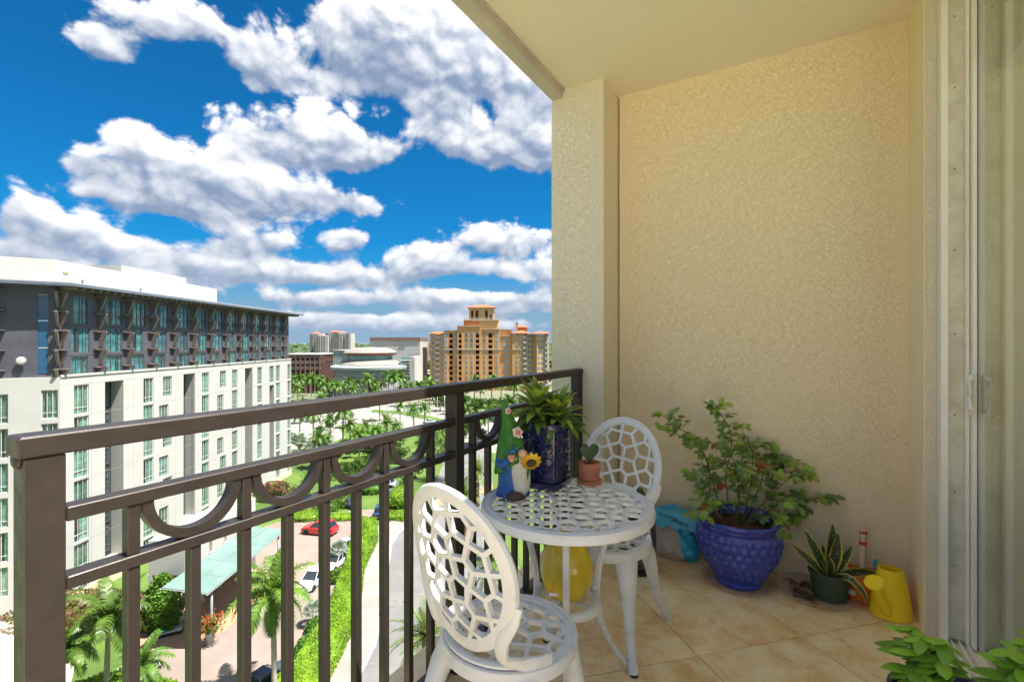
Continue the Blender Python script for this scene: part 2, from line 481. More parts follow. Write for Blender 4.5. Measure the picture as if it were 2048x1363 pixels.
# ================================================================== THE BALCONY
XI, XO = .464, -1.285        # inner pier face, slab edge
YW, YN = 2.9, -1.7           # end wall, open near end
ZC = 2.76
YE = 1.58                     # roof slab stops here, cut short out of view to let sky light in
def struct(name, mb, m, label, cat, smooth=False, parent=None):
    o = mb.build(name, m, parent, smooth)
    if not parent: tag(o, label, cat, kind='structure')
    return o

slab = struct('balcony_floor', MB().box(XO, .64, YN, YW + .2, -.24, -.011), 'grout', 'balcony floor of tan square tiles laid diagonally', 'floor')
def clip_poly(poly, nx, ny, c):
    """keep the part with nx*x+ny*y<=c"""
    out = []
    for i in range(len(poly)):
        p, q = poly[i], poly[(i + 1) % len(poly)]
        a, b = nx * p[0] + ny * p[1] - c, nx * q[0] + ny * q[1] - c
        if a <= 0: out.append(p)
        if (a < 0 < b) or (b < 0 < a):
            t = a / (a - b); out.append((p[0] + (q[0] - p[0]) * t, p[1] + (q[1] - p[1]) * t))
    return out
def area(p): return abs(sum(p[i][0] * p[(i + 1) % len(p)][1] - p[(i + 1) % len(p)][0] * p[i][1] for i in range(len(p)))) / 2
TS = .497
for i in range(-9, 9):
    for j in range(-9, 9):
        ox, oy = .026, 2.322
        e1, e2 = (cos(pi / 4), sin(pi / 4)), (-sin(pi / 4), cos(pi / 4))
        cx = ox + (i + .5) * TS * e1[0] + (j + .5) * TS * e2[0]; cy = oy + (i + .5) * TS * e1[1] + (j + .5) * TS * e2[1]
        h = TS / 2 - .0022
        poly = [(cx + a * h * e1[0] + b * h * e2[0], cy + a * h * e1[1] + b * h * e2[1]) for a, b in ((-1, -1), (1, -1), (1, 1), (-1, 1))]
        for n in ((1, 0, .517), (-1, 0, -XO - .002), (0, 1, YW - .003), (0, -1, -YN)):
            poly = clip_poly(poly, *n)
            if len(poly) < 3: break
        if len(poly) < 3 or area(poly) < 2e-4: continue
        n = len(poly); ins = [(cx + (x - cx) * .994, cy + (y - cy) * .994) for x, y in poly]
        vs = [(x - cx, y - cy, -.010) for x, y in poly] + [(x - cx, y - cy, -.0016) for x, y in poly] + [(x - cx, y - cy, 0) for x, y in ins]
        fs = [(k, (k + 1) % n, n + (k + 1) % n, n + k) for k in range(n)] + [(n + k, n + (k + 1) % n, 2 * n + (k + 1) % n, 2 * n + k) for k in range(n)] + [tuple(range(2 * n, 3 * n))]
        tilt = random.uniform(-.0006, .0006)
        MB().add(vs, fs).build('floor_tile', 'floor_tile', slab, loc=(cx, cy, tilt))

struct('end_wall', MB().box(-.945, .9, YW, YW + .2, -.2, ZC + .1), 'stucco_wall', 'beige rough stucco wall closing the end of the balcony', 'wall')
cm = MB().box(XO - .004, -.955, 2.64, YW + .21, -26, ZC + .1)
struct('corner_column', cm, 'stucco_column', 'square stucco column where the railing ends', 'column')
struct('balcony_ceiling', MB().box(-1.21, .7, YE, YW + .2, ZC, ZC + .25), 'ceiling_paint', 'smooth beige painted balcony ceiling', 'ceiling')
fb = MB().box(XO, -1.212, YE, 2.639, 2.71, ZC + .9).box(-1.2119, -1.197, YE, 2.638, 2.748, 2.7595)
struct('ceiling_edge_beam', fb, 'fascia_paint', 'grey-brown drip edge along the outer rim of the ceiling', 'beam')
struct('door_pier', MB().box(XI, .9, 2.6, YW - .0005, -.2, ZC), 'stucco_smooth', 'narrow smooth beige pier between the stucco wall and sliding door', 'pier')
# stippled return of the pier beside the door frame, and a bead of caulk
struct('door_reveal', MB().box(XI + .006, .5035, 2.592, 2.5995, 0, ZC - .001).box(.504, .5075, 2.588, 2.5995, 0, ZC - .001), 'stucco_column', 'stippled stucco strip beside the white door frame', 'wall')
# the tower this balcony belongs to, cut low and short to admit light
tw = MB().box(-.9, 12, YW + .22, 14, GZ, 3.9).box(4.3, 12, .7, YW + .2, GZ, 3.9).box(.7, 4.29, .7, YW + .2, ZC + .001, 3.9).box(XO, .699, YE, YW + .2, ZC + .92, 3.9).box(-.6, 4.29, -9, YW + .2, GZ, -.26).box(4.3, 12, -9, .69, GZ, -.26)
tower = struct('apartment_tower', tw, 'stucco_smooth', 'beige apartment tower that carries this balcony', 'building')

# ---- railing
RX = -1.084
struct('reflector', MB().box(.645, 12, -9, .699, -.24, -.012).box(XO, .6449, -9, YN - .001, -.24, -.012), 'reflector_tile', 'added open cream paved terrace round the corner of the tower', 'reflector')  # added unseen floor, sunlit to bounce light into the balcony
rail = thing('balcony_railing', 'dark bronze metal railing with half-ring frieze along the open side', 'railing', (RX, 0, 0))
def rbox(name, x0, x1, y0, y1, z0, z1, c=.0018):
    return MB().cbox(x0, x1, y0, y1, z0, z1, c).build(name, 'bronze', rail)
rbox('top_rail', -.056, .004, .250, 2.638, 1.034, 1.07, .003)
for y0, y1 in ((.312, 1.4105), (1.4645, 2.5795)):
    rbox('rail', -.040, -.001, y0, y1, .914, .939)
    rbox('rail', -.040, -.001, y0, y1, .795, .818)
    rbox('bottom_rail', -.046, -.001, y0, y1, .014, .050)
for y0 in (.258, 1.411, 2.582):
    p = rbox('post', -.052, .001, y0, y0 + .053, .001, 1.0338)
    if y0 > 1: MB().cbox(-.06, .012, y0 - .014, y0 + .066, .0005, .010, .002).build('base_plate', 'bronze', p)
ys = [.401 + .1095 * i for i in range(9)], [1.53 + .1095 * i for i in range(10)]
bal = MB().cbox(-.030, -.004, 0, .0205, .0505, .7948, .0012).mesh('baluster', 'bronze')
upr = MB().cbox(-.030, -.004, 0, .0205, .8182, .9138, .0012).mesh('upright', 'bronze')
ring = MB()
R1, R0, N = .0955, .0765, 26
for k in range(N + 1):
    a = pi + pi * k / N
    for r, x in ((R1, -.032), (R1, -.004), (R0, -.004), (R0, -.032)): ring.v.append((x, cos(a) * r, .9138 + sin(a) * r * .997))
for k in range(N):
    for j in range(4):
        ring.f.append((k * 4 + j, k * 4 + (j + 1) % 4, k * 4 + 4 + (j + 1) % 4, k * 4 + 4 + j))
ring = ring.mesh('half_ring', 'bronze', 40)
for row in ys:
    for i, y in enumerate(row):
        link('baluster', bal, rail, (0, y, 0))
        if i % 2 == 0:
            link('upright', upr, rail, (0, y, 0))
            if i + 2 < len(row): link('half_ring', ring, rail, (0, y + .1095 + .01, 0))
# weld lumps at the free end
MB().ball((-.026, .256, 1.030), .022, 10, 6, 1.0, .3, .7).build('weld', 'bronze', rail, True)

# ---- sliding door
door = thing('sliding_door', 'sliding glass balcony door in a white aluminium frame', 'door', (.5, 2.59, 0))
def dbox(name, x0, x1, y0, y1, z0, z1, m='white_alu', c=.0015, par=None):
    return MB().cbox(x0 - .5, x1 - .5, y0 - 2.59, y1 - 2.59, z0, z1, c).build(name, m, par or door)
jamb = dbox('jamb', .508, .531, 2.545, 2.60, .0, 2.7595)
dbox('jamb_channel', .5315, .585, 2.583, 2.60, .02, 2.7595, 'track_alu', .0005, jamb)
dbox('jamb_ridge', .5855, .596, 2.555, 2.60, .02, 2.7595, 'white_alu', .001, jamb)
for z in [.32, .62, .93, 1.26, 1.60, 1.93, 2.26, 2.55]:
    MB().lathe([(0.0001, 0), (.0035, .0), (.0035, .002), (.0001, .0028)], 10).xf(Matrix.Translation((.0575, -.0076, z)) @ Matrix.Rotation(pi / 2, 4, 'X')).build('screw', 'screw', jamb)
dbox('stile', .599, .6125, 2.527, 2.578, .022, 2.74)
dbox('gasket', .6128, .6168, 2.5255, 2.560, .022, 2.74, 'gasket', .0004)
dbox('inner_stile', .6172, .640, 2.534, 2.578, .022, 2.74)
dbox('pane', .6130, .6164, 1.25, 2.5252, .04, 2.73, 'door_glass', .0003)
dbox('meeting_stile', .599, .640, 1.19, 1.2495, .022, 2.74)
struct('bounce_wall', MB().box(.56, .69, .70, 1.185, -.2, ZC + .0005).box(.6905, 4.29, .70, .83, -.2, .35).box(.6905, 4.29, .70, .83, 2.45, ZC).box(.6905, .95, .70, .83, .3505, 2.4495).box(4.0, 4.29, .70, .83, .3505, 2.4495), 'stucco_wall', 'added beige stucco wall beyond the sliding door', 'wall')  # added wall where the door runs on, opened at the end for light
dbox('head_frame', .508, .645, 1.19, 2.545, 2.74, 2.7596)
sill = dbox('sill_track', .519, .645, 1.19, 2.582, -.010, .006, 'track_alu', .001)
for x in (.5205, .5405, .566, .5905):
    dbox('track_rib', x, x + .006, 1.191, 2.5815, .0063, .020 if x < .58 else .0215, 'white_alu', .001, sill)
h = MB()
h.tube([(.094, -.062, 0.945), (.085, -.085, .965), (.083, -.088, 1.02), (.085, -.085, 1.075), (.094, -.062, 1.095)], .0085, 8, squash=(1.2, .8))
h.box(.0985, .1005, -.08, -.05, .95, 1.09)
h.build('handle', 'white_alu', door, 40)
MB().cbox(.145, .165, -.100, -.078, .905, 1.135, .004).build('inner_handle', 'honey_wood', door)
MB().tube([(.118, -.089, .95), (.145, -.089, .95)], .006, 8).tube([(.118, -.089, 1.09), (.145, -.089, 1.09)], .006, 8).build('handle_mount', 'white_alu', door, 40)
room = struct('living_room', MB().box(.70, 4.25, .84, 2.74, -.03, -.008), 'room_floor', 'dim room behind the sliding glass door', 'room')
MB().box(.70, 4.25, 2.74, 2.88, -.03, 2.7585).box(4.2, 4.28, .84, 2.739, -.007, 2.7585).build('room_wall', 'room_wall', room)
MB().box(.68, 4.19, 2.722, 2.7395, -.0075, .115).build('baseboard', 'white_alu', room)
bl = thing('window_blind', 'raised pale blind behind the top of the glass door', 'blind', (.7, 0, 2.3))
for i in range(9):
    MB().cbox(0, .05, 1.2, 2.66, .0, .006, .001).build('slat', 'blind_slat', bl, loc=(0, 0, .042 + i * .045), rot=(0, radians(20), 0))
MB().cbox(-.004, .056, 1.2, 2.665, 0, .03, .003).build('bottom_bar', 'blind_slat', bl)
MB().cbox(-.004, .06, 1.2, 2.665, .43, .4575, .003).build('head_box', 'blind_slat', bl)

# ================================================================== BISTRO SET
def cairo_cells(a, b, L, ox=0.0, oy=0.0, rot=0.0):
    """pentagon tiling clipped to an ellipse (a,b)"""
    x = .1830127
    pts = []
    n = int(max(a, b) / L) + 2
    for i in range(-n, n + 1):
        for j in range(-n, n + 1):
            for p in ((x, x + .5), (-x, -x + .5), (-x + .5, x), (x + .5, -x)):
                X, Y = (i + p[0]) * L, (j + p[1]) * L
                pts.append((X * cos(rot) - Y * sin(rot) + ox, X * sin(rot) + Y * cos(rot) + oy))
    near = L * 1.25
    ell = [(a * cos(2 * pi * k / 72), b * sin(2 * pi * k / 72)) for k in range(72)]
    cells = []
    for p in pts:
        if (p[0] / (a + L * .4)) ** 2 + (p[1] / (b + L * .4)) ** 2 > 1: continue
        poly = list(ell)
        for q in pts:
            dx, dy = q[0] - p[0], q[1] - p[1]; dd = dx * dx + dy * dy
            if 1e-9 < dd < near * near:
                poly = clip_poly(poly, dx, dy, (q[0] ** 2 + q[1] ** 2 - p[0] ** 2 - p[1] ** 2) / 2)
                if len(poly) < 3: break
        if len(poly) >= 3 and area(poly) > 1e-6: cells.append(poly)
    return cells
def dedupe(poly, e=1e-4):
    out = []
    for p in poly:
        if not out or hypot(p[0] - out[-1][0], p[1] - out[-1][1]) > e: out.append(p)
    if len(out) > 1 and hypot(out[0][0] - out[-1][0], out[0][1] - out[-1][1]) < e: out.pop()
    return out
def lattice(mb, a, b, L, hw, th, ridge=.0018, **kw):
    """cast grille: raised ribs round pentagonal openings"""
    for poly in cairo_cells(a, b, L, **kw):
        poly = dedupe(poly); n = len(poly)
        if n < 3: continue
        ins = list(poly)
        for i in range(n):
            p, q = poly[i], poly[(i + 1) % n]
            ex, ey = q[0] - p[0], q[1] - p[1]; l = hypot(ex, ey)
            if l < 1e-6: continue
            nx, ny = ey / l, -ex / l
            ins = clip_poly(ins, nx, ny, nx * p[0] + ny * p[1] - hw)
            if len(ins) < 3: break
        ins = dedupe(ins, 4e-4) if len(ins) >= 3 else []
        if len(ins) < 3 or area(ins) < 1.2e-5:
            mb.add([(x, y, 0) for x, y in poly] + [(x, y, -th) for x, y in poly], [tuple(range(n)), tuple(range(2 * n - 1, n - 1, -1))]); continue
        m = len(ins)
        near = [min(range(m), key=lambda k: (ins[k][0] - p[0]) ** 2 + (ins[k][1] - p[1]) ** 2) for p in poly]
        vs = [(x, y, ridge) for x, y in poly] + [(x, y, 0) for x, y in ins] + [(x, y, -th) for x, y in ins] + [(x, y, -th) for x, y in poly]
        fs = []
        for i in range(n):
            j = (i + 1) % n; k0, k1 = near[i], near[j]
            chain = [k1]; k = k1
            while k != k0 and len(chain) <= m: k = (k - 1) % m; chain.append(k)
            if len(chain) > m / 2 + 1: chain = [k1, k0] if k1 != k0 else [k1]
            fs.append((i, j) + tuple(n + k for k in chain))
            fs.append((n + 2 * m + j, n + 2 * m + i) + tuple(n + m + k for k in reversed(chain)))
        fs += [(n + k, n + (k + 1) % m, n + m + (k + 1) % m, n + m + k) for k in range(m)]
        mb.add(vs, fs)
def rim(mb, a, b, prof, n=64):
    """moulded edge round an ellipse; prof [(out, z)...] closed"""
    m = len(prof); o = []
    for k in range(n):
        w = 2 * pi * k / n
        nx, ny = cos(w) / a, sin(w) / b; l = hypot(nx, ny); nx /= l; ny /= l
        o += [(a * cos(w) + nx * p, b * sin(w) + ny * p, z) for p, z in prof]
    fs = []
    for k in range(n):
        k2 = (k + 1) % n
        fs += [(k * m + i, k * m + (i + 1) % m, k2 * m + (i + 1) % m, k2 * m + i) for i in range(m)]
    mb.add(o, [tuple(reversed(f)) for f in fs])
def bez(p, n=14):
    """smooth curve through control points (Catmull-Rom)"""
    P = [Vector(q) for q in p]; P = [P[0] * 2 - P[1]] + P + [P[-1] * 2 - P[-2]]; out = []
    for i in range(1, len(P) - 2):
        for k in range(n if i < len(P) - 3 else n + 1):
            t = k / n
            out.append(.5 * ((2 * P[i]) + (P[i + 1] - P[i - 1]) * t + (2 * P[i - 1] - 5 * P[i] + 4 * P[i + 1] - P[i + 2]) * t * t + (3 * P[i] - P[i - 1] - 3 * P[i + 1] + P[i + 2]) * t ** 3))
    return out

SEAT_Z = .42
def make_chair(label):
    """front of the chair is +y"""
    c = thing('bistro_chair', label, 'chair')
    s = MB(); lattice(s, .160, .160, .120, .0060, .012, ox=.01, oy=.02, rot=.3)
    rim(s, .160, .160, [(-.002, .001), (.004, .0045), (.012, .004), (.016, .0015), (.022, .004), (.028, .002), (.0305, -.008), (.0305, -.030), (.026, -.034), (.012, -.030), (.010, -.012), (-.002, -.012)])
    s.build('seat', 'white_cast', c, 35, loc=(0, 0, SEAT_Z))
    # backrest: oval grille in its own plane (x, z), leaning back
    b = MB(); lattice(b, .158, .190, .120, .0060, .012, ox=.0, oy=.03, rot=.12)
    rim(b, .158, .190, [(-.002, .001), (.004, .005), (.011, .0045), (.015, .002), (.020, .005), (.026, .003), (.0285, -.004), (.026, -.013), (.012, -.015), (-.002, -.012)])
    b.xf(Matrix.Rotation(pi / 2, 4, 'X'))          # z of the grille -> -y ; now faces -y
    b.xf(Matrix.Rotation(pi, 4, 'Z'))              # ribs face the sitter (+y)
    for i, (x, y, z) in enumerate(b.v): b.v[i] = (x, y + .9 * x * x, z)       # slightly dished
    bk = b.build('backrest', 'white_cast', c, 35, loc=(0, -.204, .668), rot=(radians(11.0), 0, 0))
    for sx in (-1, 1):
        m = MB()
        pts = bez([(sx * .172, -.166, .618), (sx * .158, -.168, .572), (sx * .130, -.170, .522), (sx * .118, -.156, .470), (sx * .136, -.118, .442), (sx * .158, -.080, .434), (sx * .172, -.040, .431)], 6)
        n = len(pts)
        m.tube(pts, [.0185 + .003 * sin(pi * i / (n - 1)) for i in range(n)], 10, squash=(1.0, .55), up=(0, -1, 0))
        m.build('back_arm', 'white_cast', c, 50)
    # rear hoop lying on the seat rim
    hp = MB(); hp.tube([(.172 * sin(a), -.172 * cos(a), SEAT_Z + .0085 + .004) for a in [radians(t) for t in range(-64, 65, 8)]], .0105, 8, squash=(1.1, .75))
    hp.build('back_hoop', 'white_cast', c, 50)
    for sx in (-1, 1):
        for fy in (1, -1):
            if fy > 0: top, ft = (sx * .128, .095), (sx * .185, .165)
            else: top, ft = (sx * .125, -.110), (sx * .190, -.275)
            dx, dy = ft[0] - top[0], ft[1] - top[1]
            prof = [(0, .392, .047), (.02, .372, .045), (.17, .33, .039), (.30, .27, .031), (.40, .20, .0245), (.52, .13, .020), (.72, .06, .017), (.92, .022, .019), (1.0, .006, .0185)]
            prof = [(-.08, .405, .046)] + prof
            m = MB()
            pts = [(top[0] + dx * t, top[1] + dy * t, z) for t, z, r in prof]
            m.tube(pts, [r for t, z, r in prof], 12, squash=([1.0] * len(prof), [.60 + .4 * i / (len(prof) - 1) for i in range(len(prof))]), up=(dx, dy, 0))
            lg = m.build('leg', 'white_cast', c, 60)
            MB().lathe([(.015, 0), (.0155, .006), (.013, .0085)], 14, ft[0], ft[1]).build('foot_cap', 'rubber', lg)
    return c
A0 = radians(11)
ch1 = make_chair('white cast aluminium chair at the table, on the side the garden gnome faces')
ch1['group'] = 'white bistro chairs'
ch1.location = (-.690, 1.145, 0); ch1.rotation_euler = (0, 0, -A0)
ch2 = copy_tree(ch1, None, loc=(-.685, 1.905, 0), rz=pi - radians(3), label='white cast aluminium chair at the table, between the terracotta pot and stucco column')

# table
TZ = .66
TC = (-.694, 1.540)
tb = thing('bistro_table', 'round white cast aluminium table with pentagon openwork top', 'table', (TC[0], TC[1], 0))
t = MB(); lattice(t, .268, .268, .114, .0053, .010, ox=.012, oy=.007, rot=.5)
rim(t, .268, .268, [(-.002, .001), (.006, .005), (.014, .0045), (.018, .002), (.025, .005), (.031, .003), (.0335, -.006), (.0335, -.024), (.029, -.028), (.012, -.024), (.010, -.010), (-.002, -.010)], 96)
t.build('table_top', 'white_cast', tb, 35, loc=(0, 0, TZ))
for a in (294, 54, 174):
    a = radians(a); ca, sa = cos(a), sin(a)
    pts = bez([(.215 * ca, .215 * sa, .632), (.205 * ca, .205 * sa, .60), (.165 * ca, .165 * sa, .50), (.135 * ca, .135 * sa, .40), (.128 * ca, .128 * sa, .31), (.145 * ca, .145 * sa, .21), (.20 * ca, .20 * sa, .10), (.265 * ca, .265 * sa, .02), (.285 * ca, .285 * sa, .006)], 5)
    m = MB().tube(pts, .0115, 8, squash=(.95, 1.05), up=(-sa, ca, 0))
    m.tube([(p[0] - .011 * ca, p[1] - .011 * sa, p[2]) for p in pts[:26]], .0045, 6)
    lg = m.build('leg', 'white_cast', tb, 50)
    MB().lathe([(.014, 0), (.0145, .005), (.012, .007)], 12, .285 * ca, .285 * sa).build('foot_cap', 'rubber', lg)
    MB().ball((.113 * ca, .113 * sa, .338), .012, 10, 6, sz=.7).build('bolt', 'white_cast', lg, True)
sh = MB(); rim(sh, .118, .118, [(-.02, .004), (-.008, .006), (.0, .003), (.004, -.004), (.004, -.018), (-.004, -.022), (-.02, -.018), (-.022, -.006)], 48)
sh.tube([(-.1, 0, -.008), (.1, 0, -.008)], .008, 6).tube([(0, -.1, -.008), (0, .1, -.008)], .008, 6)
sh.build('shelf_ring', 'white_cast', tb, 40, loc=(0, 0, .325))

# ================================================================== POTS, PLANTS AND SMALL THINGS
mat('navy_glaze', (.020, .024, .11), (.012, .014, .07), rough=.12, scale=9, coat=.6, spec=.6)
mat('cobalt_glaze', (.022, .055, .42), (.014, .032, .28), rough=.16, scale=5, coat=.7, spec=.6, rvar=.05)
mat('terracotta', (.56, .20, .10), (.50, .165, .08), rough=.75, scale=30, bump=.0004, bscale=120)
mat('soil', (.07, .035, .02), (.03, .016, .01), rough=.95, scale=70, bump=.006, bscale=90)
mat('bark_mulch', (.16, .07, .035), (.05, .025, .014), rough=.95, scale=60, bump=.008, bscale=70)
mat('yellow_glaze', (.62, .46, .02), (.52, .36, .012), rough=.2, scale=7, coat=.35)
mat('yellow_plastic', (.95, .70, .015), (.92, .66, .012), rough=.38, scale=4)
mat('orange_plastic', (.78, .21, .025), (.70, .17, .02), rough=.45, scale=5)
mat('green_plastic', (.055, .085, .05), (.045, .07, .042), rough=.5, scale=9)
mat('speckle_pot', (.055, .048, .052), (.045, .038, .042), rough=.75, scale=20, speck=(150, (.55, .50, .46), .34))
mat('dark_plastic', (.03, .028, .032), rough=.5)
mat('purple_glaze', (.060, .045, .105), (.05, .036, .085), rough=.35, scale=6, coat=.2)
mat('clear_plastic', (.62, .50, .42), rough=.25, scale=6)
def saucermat():
    m = bpy.data.materials.new('clear_saucer'); m.use_nodes = True; nt = m.node_tree; nt.nodes.clear()
    o = nt.nodes.new('ShaderNodeOutputMaterial'); t = nt.nodes.new('ShaderNodeBsdfTransparent'); p = nt.nodes.new('ShaderNodeBsdfPrincipled'); x = nt.nodes.new('ShaderNodeMixShader')
    p.inputs['Base Color'].default_value = (.72, .60, .50, 1); p.inputs['Roughness'].default_value = .2; t.inputs[0].default_value = (.97, .95, .93, 1); x.inputs[0].default_value = .28
    nt.links.new(t.outputs[0], x.inputs[1]); nt.links.new(p.outputs[0], x.inputs[2]); nt.links.new(x.outputs[0], o.inputs[0]); MAT['clear_saucer'] = m
saucermat()
mat('bag_blue', (.05, .44, .64), (.035, .36, .55), rough=.3, scale=7, bump=.006, bscale=16, spec=.6)
mat('bag_pale', (.58, .51, .44), (.48, .41, .33), rough=.4, scale=9, bump=.006, bscale=18)
mat('print_black', (.02, .02, .025), rough=.5)
mat('paper_white', (.82, .82, .80), rough=.6)
mat('cane_pale', (.72, .58, .42), (.60, .45, .30), rough=.6, scale=20)
mat('red_paint', (.62, .05, .04), rough=.4)
mat('teal_paint', (.03, .40, .45), rough=.45)
mat('hat_green', (.045, .20, .02), (.03, .13, .012), rough=.65, scale=18, bump=.002, bscale=60)
mat('coat_blue', (.015, .13, .42), (.01, .09, .33), rough=.5, scale=10)
mat('beard_white', (.72, .70, .60), (.60, .57, .46), rough=.55, scale=20)
mat('gnome_skin', (.70, .42, .24), (.62, .34, .18), rough=.5, scale=20)
mat('shoe_brown', (.075, .04, .03), rough=.5)
mat('petal_yellow', (.88, .55, .02), (.80, .42, .01), rough=.45, scale=30)
mat('seed_brown', (.16, .08, .03), (.09, .045, .015), rough=.8, scale=120, bump=.001)
mat('bird_blue', (.02, .16, .36), rough=.4)
mat('petal_pale', (.72, .60, .52), (.62, .40, .32), rough=.5, scale=60)
mat('petal_core', (.62, .22, .12), rough=.6)
mat('rose_stem', (.16, .17, .06), (.11, .09, .04), rough=.7, scale=20)
mat('heart_green', (.035, .085, .018), (.025, .06, .012), rough=.38, scale=12)
leafmat('rose_leaf', (.27, .38, .12), (.17, .26, .08), .25, .45, 9)
leafmat('rose_leaf_young', (.36, .50, .08), (.25, .38, .055), .3, .42, 9)
leafmat('rose_leaf_red', (.34, .10, .035), (.20, .14, .03), .25, .42, 9)
leafmat('dracaena_leaf', (.42, .52, .08), (.24, .34, .05), .35, .4, 14)
leafmat('dracaena_dark', (.17, .27, .035), (.10, .17, .025), .25, .38, 14)
leafmat('basil_leaf', (.36, .62, .06), (.25, .47, .045), .3, .38, 10)
leafmat('basil_dark', (.20, .40, .045), (.14, .29, .03), .25, .38, 10)
leafmat('dry_leaf', (.24, .16, .07), (.12, .08, .035), .1, .7, 30)

def snake_material():
    m = bpy.data.materials.new('snake_leaf'); m.use_nodes = True; nt = m.node_tree; b = nt.nodes['Principled BSDF']
    b.inputs['Roughness'].default_value = .4
    uv = nt.nodes.new('ShaderNodeUVMap'); sp = nt.nodes.new('ShaderNodeSeparateXYZ'); nt.links.new(uv.outputs[0], sp.inputs[0])
    x, y = V(nt, sp.outputs[0]), V(nt, sp.outputs[1])
    n = noise(nt, combine(nt, x * 1.2, y * 9.0, 0.0), 3.0, 4, .6, .8)
    c = mixcol(nt, n.smooth(.46, .60), (.022, .040, .016), (.17, .20, .085))
    c = mixcol(nt, (x - .5).m('ABSOLUTE').smooth(.34, .39), c, (.50, .46, .06))
    nt.links.new(c.s, b.inputs['Base Color']); MAT['snake_leaf'] = m
snake_material()

def frame_at(p, direction, up=(0, 0, 1)):
    t = Vector(direction).normalized(); u = Vector(up)
    if abs(t.dot(u)) > .97: u = Vector((1, 0, 0))
    a = t.cross(u).normalized(); b = a.cross(t).normalized()
    return Vector(p), a, t, b          # side, along, normal
def leaf(mb, p, direction, L, Wd, fold=.25, curl=.15, up=(0, 0, 1), segs=5, tip=1.0):
    """leaf blade with a fold along the midrib; tip>1 puts the widest point nearer the stalk"""
    P, a, t, n = frame_at(p, direction, up)
    vs = []; 
    for i in range(segs + 1):
        s = i / segs
        w = Wd / 2 * (sin(pi * s ** (1 / (1 + .6 * (tip - 1)) if tip >= 1 else 1.0)) ** .8 if 0 < s < 1 else 0.02)
        c = P + t * (L * s) - n * (curl * L * s * s)
        vs += [c - a * w + n * (fold * w), c, c + a * w + n * (fold * w)]
    fs = []
    for i in range(segs):
        o = i * 3; fs += [(o, o + 1, o + 4, o + 3), (o + 1, o + 2, o + 5, o + 4)]
    mb.add(vs, fs)
def strap(mb, p, direction, L, Wd, droop, segs=7, fold=.3, up=(0, 0, 1), wfun=None, uv=None):
    """long leaf bending under its weight"""
    P = Vector(p); t = Vector(direction).normalized(); vs = []
    st = L / segs
    for i in range(segs + 1):
        s = i / segs
        u = Vector(up); a = t.cross(u)
        a = a.normalized() if a.length > .05 else Vector((1, 0, 0)); n = a.cross(t).normalized()
        w = Wd / 2 * (wfun(s) if wfun else (min(1, .45 + 1.8 * s) * (1 - s ** 2.6) + .01))
        vs += [P - a * w + n * fold * w, P.copy(), P + a * w + n * fold * w]
        P = P + t * st; t = (t - Vector((0, 0, 1)) * droop / segs).normalized()
    o0 = len(mb.v); fs = []
    for i in range(segs):
        o = i * 3; fs += [(o, o + 1, o + 4, o + 3), (o + 1, o + 2, o + 5, o + 4)]
        if uv is not None: uv += [[(0, i / segs), (.5, i / segs), (.5, (i + 1) / segs), (0, (i + 1) / segs)], [(.5, i / segs), (1, i / segs), (1, (i + 1) / segs), (.5, (i + 1) / segs)]]
    mb.add(vs, fs)
rnd = random.Random(11)

# ---- cobalt pot with the rose bush
POT = (-.252, 2.685)
pot = thing('blue_pot', 'large glossy cobalt blue ceramic pot with thumb-pressed dimples', 'pot', (POT[0], POT[1], 0))
def dimple(r, z, a):
    if .05 < z < .285:
        k = (z - .05) / .235 * 6; row = int(k); n = 26
        ph = (a / (2 * pi) * n + (.5 if row % 2 else 0)) % 1
        e = max(0, 1 - ((ph - .5) / .46) ** 2) * max(0, 1 - (((k - row) - .5) / .5) ** 2)
        return r + .0125 * e ** .8 - .004, z
    return r, z
prof = [(.104, .004), (.110, .010), (.112, .028), (.108, .034)]
prof += [(.110 + .088 * sin(pi / 2 * min(1, t / .80)) - (.016 * max(0, (t - .8) / .2) ** 2), .036 + .254 * t) for t in [i / 48 for i in range(49)]]
prof += [(.186, .297), (.190, .303), (.184, .309), (.190, .316), (.196, .326), (.193, .338), (.184, .340), (.178, .332), (.174, .30), (.170, .285)]
MB().lathe(prof, 208, fn=dimple).build('body', 'cobalt_glaze', pot, True)
MB().lathe([(.171, .292), (.12, .298), (.05, .301), (.0001, .302)], 32, fn=lambda r, z, a: (r, z + .006 * sin(a * 5) * r / .17)).build('soil', 'bark_mulch', pot, True)
sa = thing('plant_saucer', 'clear plastic saucer under the blue pot', 'saucer', (POT[0], POT[1], 0))
sa.location = (POT[0], POT[1], 0)
MB().lathe([(.145, .0008), (.150, .003), (.170, .020), (.174, .022), (.172, .024), (.166, .021), (.146, .0055), (.112, .0038), (.001, .0036)], 64).build('dish', 'clear_saucer', sa, True)

bush = thing('rose_bush', 'sparse leafy rose bush growing in the blue pot', 'plant', (POT[0], POT[1], .30))
